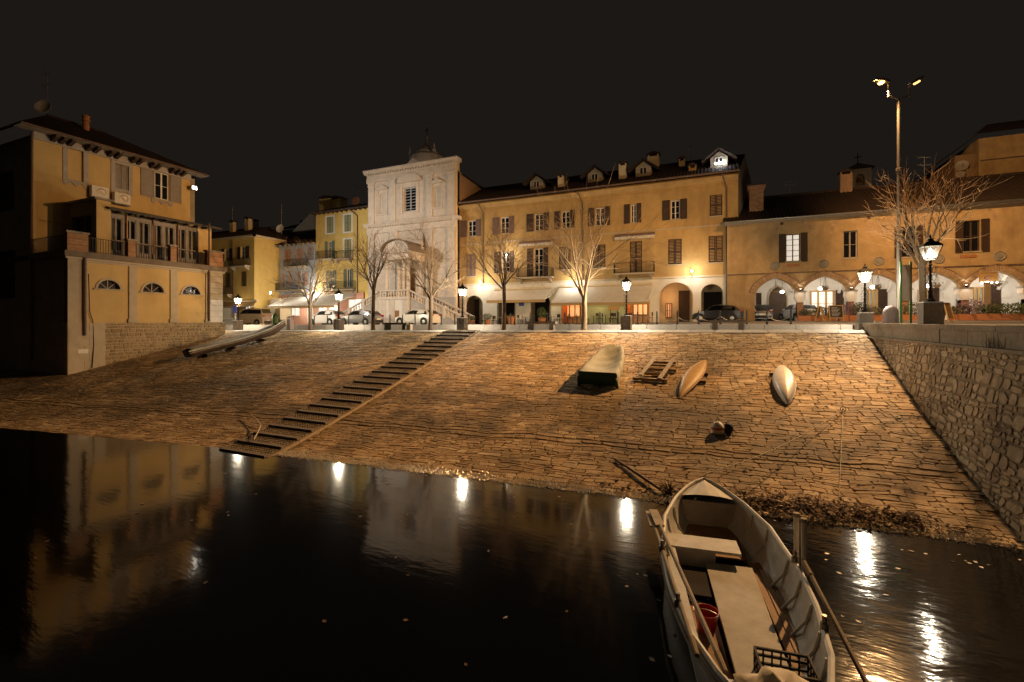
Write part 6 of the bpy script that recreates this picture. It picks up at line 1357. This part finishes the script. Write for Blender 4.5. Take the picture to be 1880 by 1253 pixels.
# tarpaulined boat
base = on_ramp(1100, 690); n_ = ramp_n(base.x, base.y); t = thing('covered_boat', 'boat covered with a sagging beige tarpaulin on the ramp', 'boat', tuple(base))
p0, p1 = Vector((-4.5, 19.15, zramp(-4.5, 19.15))), Vector((-4.42, 22.2, zramp(-4.42, 22.2))); o_, x_, y_, z_, L_ = frame_of(p0, p1, n_)
mb = MB(); NU, NV = 22, 16
def hwid(s): return .80 * (1 - .62 * max(0, s - .15) ** 1.7)
for i in range(NU + 1):
    s = i / NU; w = hwid(s)
    for j in range(NV + 1):
        q = -1 + 2 * j / NV
        if abs(q) < .72: xx = q / .72; yy = xx * w; h = .66 + .06 * s - .26 * (1 - xx * xx) * math.sin(math.pi * min(1, s * .96 + .06)) + .014 * math.sin(s * 31 + xx * 4) * (1 - xx * xx) + .018 * noise.noise((s * 7, xx * 2.2, 1.3))
        else: e_ = (abs(q) - .72) / .28; sg = 1 if q > 0 else -1; yy = sg * (w + .04 * math.sin(e_ * 3) + .03 * math.sin(s * 26)); h = .66 + .06 * s - e_ * (.50 + .05 * math.sin(s * 19 + sg))
        mb.v.append(tuple(o_ + x_ * (s * L_) + y_ * yy + z_ * h))
for i in range(NU):
    for j in range(NV): k = i * (NV + 1) + j; mb.f.append((k, k + 1, k + NV + 2, k + NV + 1))
mb.build('tarpaulin', 'tarp', t, smooth=True)
mb = MB(); W_ = hwid(0)
mb.v += [tuple(o_ + x_ * xx + y_ * yy + z_ * h) for yy in frange(10, -W_, W_) for xx, h in ((-.01, .655 - .10 * (1 - (yy / W_) ** 2) * 0), (-.05, .3), (-.02, .08))]
for i in range(10):
    for j in range(2): k = i * 3 + j; mb.f.append((k, k + 1, k + 4, k + 3))
mb.build('front_flap', 'tarp_green', t)
for s_ in (-1, 1): MB().prism([(s_ * W_ - .07, .02), (s_ * W_ + .07, .02), (s_ * W_ + .04, .45), (s_ * W_ - .03, .35)], -.09, -.03, mp=lambda u, w, z: tuple(o_ + y_ * u + x_ * w + z_ * z)).build('corner_strap', 'tarp_green', t)
hb = MB()
for s in frange(10, 0.02, .98): hb.v += [tuple(o_ + x_ * (s * L_) + y_ * (q * hwid(s)) + z_ * h) for q, h in ((-.9, .5), (-.55, .05), (.55, .05), (.9, .5))]
for i in range(10):
    for j in range(3): k = i * 4 + j; hb.f.append((k, k + 1, k + 5, k + 4))
hb.build('hull', 'tarp_green', t)
# keel up kayak and canoe
def overturned(lab, name, q0, q1, w, h, mt, lift, pw=.62, under='dark_room'):
    p0, p1 = Vector(q0) + Vector((0, 0, lift)), Vector(q1) + Vector((0, 0, lift)); c = (p0 + p1) / 2; t = thing(name, lab, name.split('_')[-1], tuple(c)); o_, x_, y_, z_, L_ = frame_of(p0, p1, ramp_n(c.x, c.y)); mb = MB(); NU, NV = 28, 12
    for i in range(NU + 1):
        s = i / NU; e_ = max(math.sin(math.pi * s), 0) ** pw; e_ = max(e_, .012)
        for j in range(NV + 1): th = math.pi * j / NV; mb.v.append(tuple(o_ + x_ * (s * L_) + y_ * (w / 2 * e_ * math.cos(th)) + z_ * (h * e_ ** .55 * math.sin(th) ** .8 + .12 * (abs(s - .5) * 2) ** 3 * -1 + .02)))
    for i in range(NU):
        for j in range(NV): k = i * (NV + 1) + j; mb.f.append((k, k + 1, k + NV + 2, k + NV + 1))
    mb.build('hull', mt, t, smooth=True)
    MB().tube([o_ + x_ * (s * L_) + z_ * (h * max(math.sin(math.pi * s), .0) ** (pw * .55) + .02 - .12 * (abs(s - .5) * 2) ** 3) for s in frange(20, .04, .96)], .012, 5).build('keel', mt, t)
    for sg in (-1, 1): MB().tube([o_ + x_ * (s * L_) + y_ * (sg * w / 2 * max(math.sin(math.pi * s), .0) ** pw) + z_ * (.02 - .12 * (abs(s - .5) * 2) ** 3) for s in frange(24, .01, .99)], .018, 5).build('gunwale', mt, t)
    return o_, x_, y_, z_, L_
overturned('orange kayak lying keel up on the ramp', 'orange_kayak', on_ramp(1247, 735), on_ramp(1296, 664), .68, .16, 'kayak_orange', .14, .85)
overturned('white canoe lying keel up on the ramp near the quay wall', 'white_canoe', on_ramp(1446, 747), on_ramp(1434, 678), .74, .28, 'canoe_white', .16, .75)
for nm, px, py, px2, py2, lab in (('timber', 1278, 690, 1300, 692, 'short timber under the upper end of the orange kayak'), ('timber', 1268, 705, 1296, 706, 'short timber under the middle of the orange kayak'), ('timber', 1413, 692, 1432, 690, 'short timber under the upper end of the white canoe'), ('timber', 1425, 717, 1463, 717, 'timber under the middle of the white canoe')):
    p, q = on_ramp(px, py), on_ramp(px2, py2); up_ = Vector((0, 0, .09)); tag(MB().bar(p + up_, q + up_, .1, .1).build(nm, 'dark_wood'), lab, 'timber', 'timbers under the small boats')
# timber launching cradle
c = on_ramp(1200, 685); t = thing('boat_cradle', 'timber boat cradle with two rails and four cross beams on the ramp', 'cradle', tuple(c)); n_ = ramp_n(c.x, c.y)
for (l, r, y0, y1) in ((1191, 1241, 669, 671), (1178, 1242, 681, 685), (1183, 1226, 690, 692), (1162, 1225, 699, 704)): p, q = on_ramp(l, y0) + n_ * .1, on_ramp(r, y1) + n_ * .1; MB().bar(p, q, .11, .11).build('cross_beam', 'old_wood', t)
for (x0, y0, x1, y1) in ((1203, 664, 1176, 697), (1237, 666, 1211, 704)): p, q = on_ramp(x0, y0) + n_ * .2, on_ramp(x1, y1) + n_ * .2; MB().bar(p, q, .16, .05).build('rail', 'grey_wood', t)
# generic open boat
def open_boat(t, bow, stern, hb_, sheer, keel, flare=.62, mt='boat_white', inner='boat_white', N=26):
    bow, stern = Vector(bow), Vector(stern); x_ = (stern - bow); L_ = x_.length; x_.normalize(); y_ = Vector((-x_.y, x_.x, 0)).normalized(); up_ = x_.cross(y_); up_ = up_ if up_.z > 0 else -up_
    def P_(s, y, z): return bow + x_ * (s * L_) + y_ * y + up_ * z
    def sec(s, ins):
        b_ = max(lin(s, hb_) - ins, .004); zt_, zk_ = lin(s, sheer), lin(s, keel) + ins
        return [(b_, zt_), (b_ * .97, zt_ * .72 + zk_ * .28), (b_ * .86, zt_ * .4 + zk_ * .6), (b_ * flare, zt_ * .12 + zk_ * .88), (b_ * .25, zk_ + .01), (0, zk_)]
    for ins, nm, m_ in ((0, 'hull', mt), (.045, 'inner_hull', inner)):
        mb = MB()
        for i in range(N + 1):
            s = i / N; q = sec(s, ins); mb.v += [tuple(P_(s, y, z)) for y, z in q] + [tuple(P_(s, -y, z)) for y, z in q[-2::-1]]
        for i in range(N):
            for j in range(10): k = i * 11 + j; mb.f.append((k, k + 1, k + 12, k + 11))
        if ins == 0: mb.f += [tuple(N * 11 + j for j in range(11))]
        mb.build(nm, m_, t, smooth=True)
    for sg in (-1, 1):
        for dz, r in ((.0, .04), (-.13, .022)): MB().tube([P_(s, sg * (max(lin(s, hb_), .004) - .015 + (.02 if dz else 0)), lin(s, sheer) + dz) for s in frange(30, .0, 1)], r, 6).build('gunwale' if not dz else 'rubbing_strake', 'boat_white' if not dz else 'grey_wood', t)
    return P_
# old wooden boat on the upper left of the ramp
t = thing('old_wooden_boat', 'old flat wooden boat with pale cover hauled up on the left of the ramp', 'boat', (-30.6, 21, 2.6))
q0, q1 = Vector((-29.4, 25.0, zramp(-29.4, 25) + .25)), Vector((-31.2, 18.9, zramp(-31.2, 18.9) + .12))
P_ = open_boat(t, q0, q1, [(0, .02), (.1, .3), (.3, .62), (.6, .8), (1, .72)], [(0, .95), (.2, .6), (.5, .46), (1, .5)], [(0, .5), (.15, .06), (.5, 0), (1, .06)], .8, 'dark_wood', 'dark_wood', 20)
mb = MB(); n1_, n2_ = 18, 8
for i in range(n1_ + 1):
    s = .14 + .83 * i / n1_; w = lin(s, [(0, .02), (.1, .3), (.3, .62), (.6, .8), (1, .74)]) + .05
    for j in range(n2_ + 1): q = -1 + 2 * j / n2_; mb.v.append(tuple(P_(s, q * w, lin(s, [(0, .95), (.2, .62), (.5, .48), (1, .52)]) + .08 * (1 - q * q) * math.sin(s * 9) + .03 - (.12 if abs(q) > .95 else 0) + .02 * math.sin(s * 40 + q * 3))))
for i in range(n1_):
    for j in range(n2_): k = i * (n2_ + 1) + j; mb.f.append((k, k + 1, k + n2_ + 2, k + n2_ + 1))
mb.build('cover', 'tarp', t, smooth=True)
for s in (.3, .6, .85): MB().bar(P_(s, -.75, -.06), P_(s, .75, -.06), .14, .16).build('chock', 'dark_wood', t)
for k, (y, s0, s1) in enumerate(((.95, .02, .4), (1.1, .1, .3))): MB().bar(P_(s0, -y, .12), P_(s1, -y, .03), .12, .04).build('loose_plank', 'grey_wood', t)
# the rowing boat afloat in front
t = thing('rowing_boat', 'large pale wooden rowing boat moored at the foot of the ramp', 'boat', (.3, 9, 0))
hbw = [(0, .01), (.03, .22), (.08, .45), (.16, .70), (.3, .97), (.5, 1.06), (.65, .99), (.8, .80), (.9, .56), (1, .22)]; shr = [(0, .82), (.15, .72), (.4, .62), (.7, .60), (1, .74)]; kl = [(0, .55), (.06, .1), (.15, -.1), (.5, -.16), (.9, -.08), (1, .2)]
P_ = open_boat(t, (-.28, 12.02, 0), (.66, 5.0, 0), hbw, shr, kl)
def W(s): return lin(s, hbw) - .06
mb = MB(); N_ = 8    # foredeck
for i in range(N_ + 1): s = .012 + .118 * i / N_; mb.v += [tuple(P_(s, W(s) * q, lin(s, shr) - .03 + .05 * (1 - q * q))) for q in (-1, -.5, 0, .5, 1)]
for i in range(N_):
    for j in range(4): k = i * 5 + j; mb.f.append((k, k + 1, k + 6, k + 5))
mb.build('foredeck', 'boat_white', t)
def slab(name, s0, s1, y0, y1, z, th, mt, taper=None, par=None):
    f0, f1 = taper or (1, 1); return MB().hexa([P_(s0, y0 * f0, z - th), P_(s1, y0 * f1, z - th), P_(s1, y1 * f1, z - th), P_(s0, y1 * f0, z - th), P_(s0, y0 * f0, z), P_(s1, y0 * f1, z), P_(s1, y1 * f1, z), P_(s0, y1 * f0, z)]).build(name, mt, par or t)
MB().prism([(-W(.135) * .98, .62), (W(.135) * .98, .62), (W(.135) * .8, .05), (-W(.135) * .8, .05)], .132, .136, mp=lambda u, w, z: tuple(P_(w, u, z))).build('bulkhead', 'boat_floor', t)
slab('bow_bottom_board', .14, .33, -W(.2) * .72, W(.2) * .72, .1, .03, 'boat_plank')
slab('thwart', .325, .40, -W(.36), W(.36) * .35, .42, .05, 'boat_white')
slab('locker', .33, .395, -W(.36) * .95, -.1, .37, .3, 'boat_white')
for k in range(3): y0 = .52 + k * .115; slab('bottom_plank', .34, .80 - k * .04, y0, y0 + .105, .09 + (k * .02), .025, 'boat_plank')
slab('floor_panel', .40, .88, -.28, .50, .20, .05, 'boat_floor', (1, .8))
slab('side_bench', .40, .90, -W(.5) * .98, -W(.5) * .80, .40, .04, 'boat_white', (1, .74))
slab('dark_well', .425, .55, -.74, -.30, .16, .02, 'dark_room'); slab('bottom_board', .56, .88, -.74, -.30, .05, .02, 'boat_plank', (1, .8))  # flat dark slab: shade of an open well put into its colour
slab('stern_thwart', .86, .93, -W(.9), W(.9), .45, .05, 'boat_white')
for s in (.22, .30, .45, .54, .63, .72, .8): # ribs
    for sg in (-1, 1): MB().tube([P_(s, sg * (W(s) + .0), lin(s, shr) - .03), P_(s, sg * W(s) * .93, .34), P_(s, sg * W(s) * .68, .03), P_(s, sg * W(s) * .3, -.03)], .024, 5).build('rib', 'boat_white', t)
for s, sg in ((.47, 1), (.5, -1), (.72, 1), (.72, -1)):
    MB().lathe([(.05, 0), (.05, .1), (.03, .12), (.03, .2)], 8, tuple(P_(s, sg * (W(s) + .05), lin(s, shr)))).build('rowlock', 'galvanised', t)
fn_ = MB(); fn_.lathe([(.03, -.3), (.12, -.25), (.15, 0), (.12, .25), (.03, .3)], 12); q_ = Vector((.35, .2, 1)).to_track_quat('Z', 'Y'); fc = P_(.10, -.62, .42)
fn_.v = [tuple(fc + q_ @ Vector(v)) for v in fn_.v]; tag(fn_.build('fender', 'rubber', None, smooth=True), 'black fender hanging at the bow of the rowing boat', 'fender')
# things lying in and on the boat
def oar(lab, s0, y0, z0, s1, y1, z1):
    p, q = P_(s0, y0, z0), P_(s1, y1, z1); t2 = thing('oar', lab, 'oar', tuple(p), group='oars of the rowing boat'); MB().tube([p, q], [.034, .03], 8).build('shaft', 'grey_wood', t2); d_ = (p - q).normalized(); MB().bar(p + d_ * .75, p - d_ * .02, .17, .025).build('blade', 'grey_wood', t2); MB().tube([q, q - d_ * .3], [.042, .03], 8).build('grip', 'old_wood', t2)
oar('outer oar lying along the left side of the boat', .36, -1.16, .62, .83, -.78, .70); oar('inner oar lying along the left side of the boat', .37, -1.06, .68, .86, -.52, .72); oar('oar hanging outside the right of the boat', .86, 1.22, .18, .55, 1.10, .72)
bk = P_(.655, -.47, .07); t2 = thing('bucket', 'red plastic bucket inside the rowing boat', 'bucket', tuple(bk)); MB().lathe([(.12, 0), (.17, .28), (.18, .29), (.165, .285), (.115, .02)], 16, tuple(bk)).build('body', 'red_plastic', t2, smooth=False); MB().tube([bk + Vector((.17 * math.cos(x), .17 * math.sin(x) * .3 - .1, .28 + .05 * math.sin(x))) for x in frange(10, 0, 3.14)], .007, 5).build('handle', 'galvanised', t2)
cr_ = P_(.80, .30, .17); t2 = thing('crate', 'black plastic crate near the stern of the rowing boat', 'crate', tuple(cr_)); mb = MB()
ang = math.atan2((P_(1, 0, 0) - P_(0, 0, 0)).y, (P_(1, 0, 0) - P_(0, 0, 0)).x)
def rl(x, y, z): return tuple(cr_ + Vector((x * math.cos(ang) - y * math.sin(ang), x * math.sin(ang) + y * math.cos(ang), z)))
for zz_ in (.02, .12, .22, .3):
    for (x0, y0, x1, y1) in ((-.2, -.3, .2, -.3), (-.2, .3, .2, .3), (-.2, -.3, -.2, .3), (.2, -.3, .2, .3)): mb.bar(rl(x0, y0, zz_), rl(x1, y1, zz_), .025, .03)
for i in range(7):
    for x in (-.2, .2): mb.bar(rl(x, -.3 + i * .1, 0), rl(x, -.3 + i * .1, .3), .02)
for i in range(5):
    for y in (-.3, .3): mb.bar(rl(-.2 + i * .1, y, 0), rl(-.2 + i * .1, y, .3), .02)
mb.build('lattice', 'rubber', t2, kind='stuff'); MB().box(-.19, .19, -.29, .29, .0, .015, mp=rl).build('bottom', 'rubber', t2)
sc_ = P_(.89, .12, .46); t2 = thing('canvas_bundle', 'crumpled pale canvas bundle at the stern of the rowing boat', 'canvas', tuple(sc_)); mb = MB(); R = random.Random(2)
for i in range(13):
    for j in range(17):
        th, ph_ = math.pi * i / 12, 2 * math.pi * j / 16; n0 = .5 * noise.noise((math.cos(ph_) * 1.6 + 3, math.sin(ph_) * 1.6, i * .35)); r = 1 + n0
        mb.v.append(tuple(sc_ + Vector((.42 * r * math.sin(th) * math.cos(ph_), .34 * r * math.sin(th) * math.sin(ph_), .04 + .17 * (1 + n0) * math.cos(th)))))
for i in range(12):
    for j in range(16): k = i * 17 + j; mb.f.append((k, k + 1, k + 18, k + 17))
mb.build('cloth', 'canvas', t2, smooth=True)
for i, (s, y, lab) in enumerate(((.44, 1.12, 'first pale upright pole at the right side of the rowing boat'), (.47, 1.17, 'second pale upright pole at the right side of the rowing boat'))):
    p = P_(s, y, .05); t2 = thing('fender_pole', lab, 'pole', tuple(p), group='pale poles beside the boat'); MB().tube([p, p + Vector((0, .02, 1.25))], [.04, .045], 10).build('pole', 'white_paint', t2); MB().tube([p + Vector((0, .02, 1.25)), p + Vector((0, .02, 1.31))], [.055, .05], 10).build('cap', 'grey_wood', t2)
# mooring gear
ring = on_ramp(1548, 757); t = thing('mooring_ring', 'iron mooring ring set in the ramp where two ropes meet', 'ring', tuple(ring)); MB().lathe([(.03, -.05), (.03, .1), (.05, .12)], 8, tuple(ring)).build('stud', 'black_iron', t); MB().tube([ring + Vector((.08 * math.cos(x), 0, .1 + .08 * math.sin(x))) for x in frange(14, 0, 6.28)], .012, 5).build('loop', 'black_iron', t)
def rope(lab, pts, r=.011, mt='rope', nm='rope'): return tag(MB().tube(pts, r, 6).build(nm, mt), lab, nm)
bow = P_(.01, 0, .95); p0 = ring + Vector((0, 0, .1)); rope('mooring rope from the ring to the bow of the rowing boat', [p0.lerp(bow, s) - Vector((0, 0, .9 * s * (1 - s))) for s in frange(16, 0, 1)])
e_ = on_ramp(1540, 938); rope('thin rope running straight down the ramp into the water', [p0, p0.lerp(e_, .5) + Vector((0, 0, .12)), e_ + Vector((0, 0, .05)), Vector((e_.x - .02, e_.y - .6, -.1))])
rope('frayed rope end lying over the lowest boat stairs', [on_ramp(x, y) + Vector((0, 0, .2)) for x, y in ((458, 768), (470, 778), (479, 790), (474, 803), (466, 817))], .018)
t = thing('mooring_buoy', 'white mooring buoy beside a black float on the lower ramp', 'buoy', tuple(on_ramp(1322, 796))); c = on_ramp(1318, 798) + Vector((0, 0, .2)); mb = MB(); mb.lathe([(.02, -.2), (.12, -.17), (.19, -.06), (.19, .06), (.12, .17), (.03, .22)], 16, tuple(c)); fl_ = mb.build('float', 'white_paint', t, smooth=True); MB().lathe([(.195, -.03), (.2, 0), (.195, .03)], 16, tuple(c)).build('band', 'tail_red', fl_); MB().tube([c + Vector((.05 * math.cos(x), 0, .26 + .05 * math.sin(x))) for x in frange(10, 0, 6.28)], .012, 5).build('eye', 'galvanised', fl_)
c2 = on_ramp(1337, 796) + Vector((0, 0, .17)); mb = MB(); mb.lathe([(.02, -.16), (.12, -.13), (.16, 0), (.12, .13), (.03, .16)], 14, tuple(c2)); mb.build('black_float', 'rubber', t, smooth=True)
p, q = on_ramp(1130, 848), on_ramp(1212, 906); tag(MB().tube([p + Vector((0, 0, .06)), p.lerp(q, .5) + Vector((0, 0, .09)), q + Vector((0, 0, .1))], [.03, .04, .035], 7).build('driftwood_pole', 'dark_wood'), 'dark pole lying down the ramp left of the boat bow', 'pole')
R = random.Random(8); c = on_ramp(1230, 905); mb = MB()
for i in range(34): d_ = Vector((R.uniform(-1, 1), R.uniform(-1, .5), R.uniform(.1, 1))).normalized() * R.uniform(.2, .55); mb.tube([c, c + d_ * .6 + Vector((0, 0, .05)), c + d_], [.012, .008, .004], 4)
tag(mb.build('brushwood', 'dead_leaf'), 'tangle of dark brushwood beside the boat bow', 'twigs', kind='stuff')
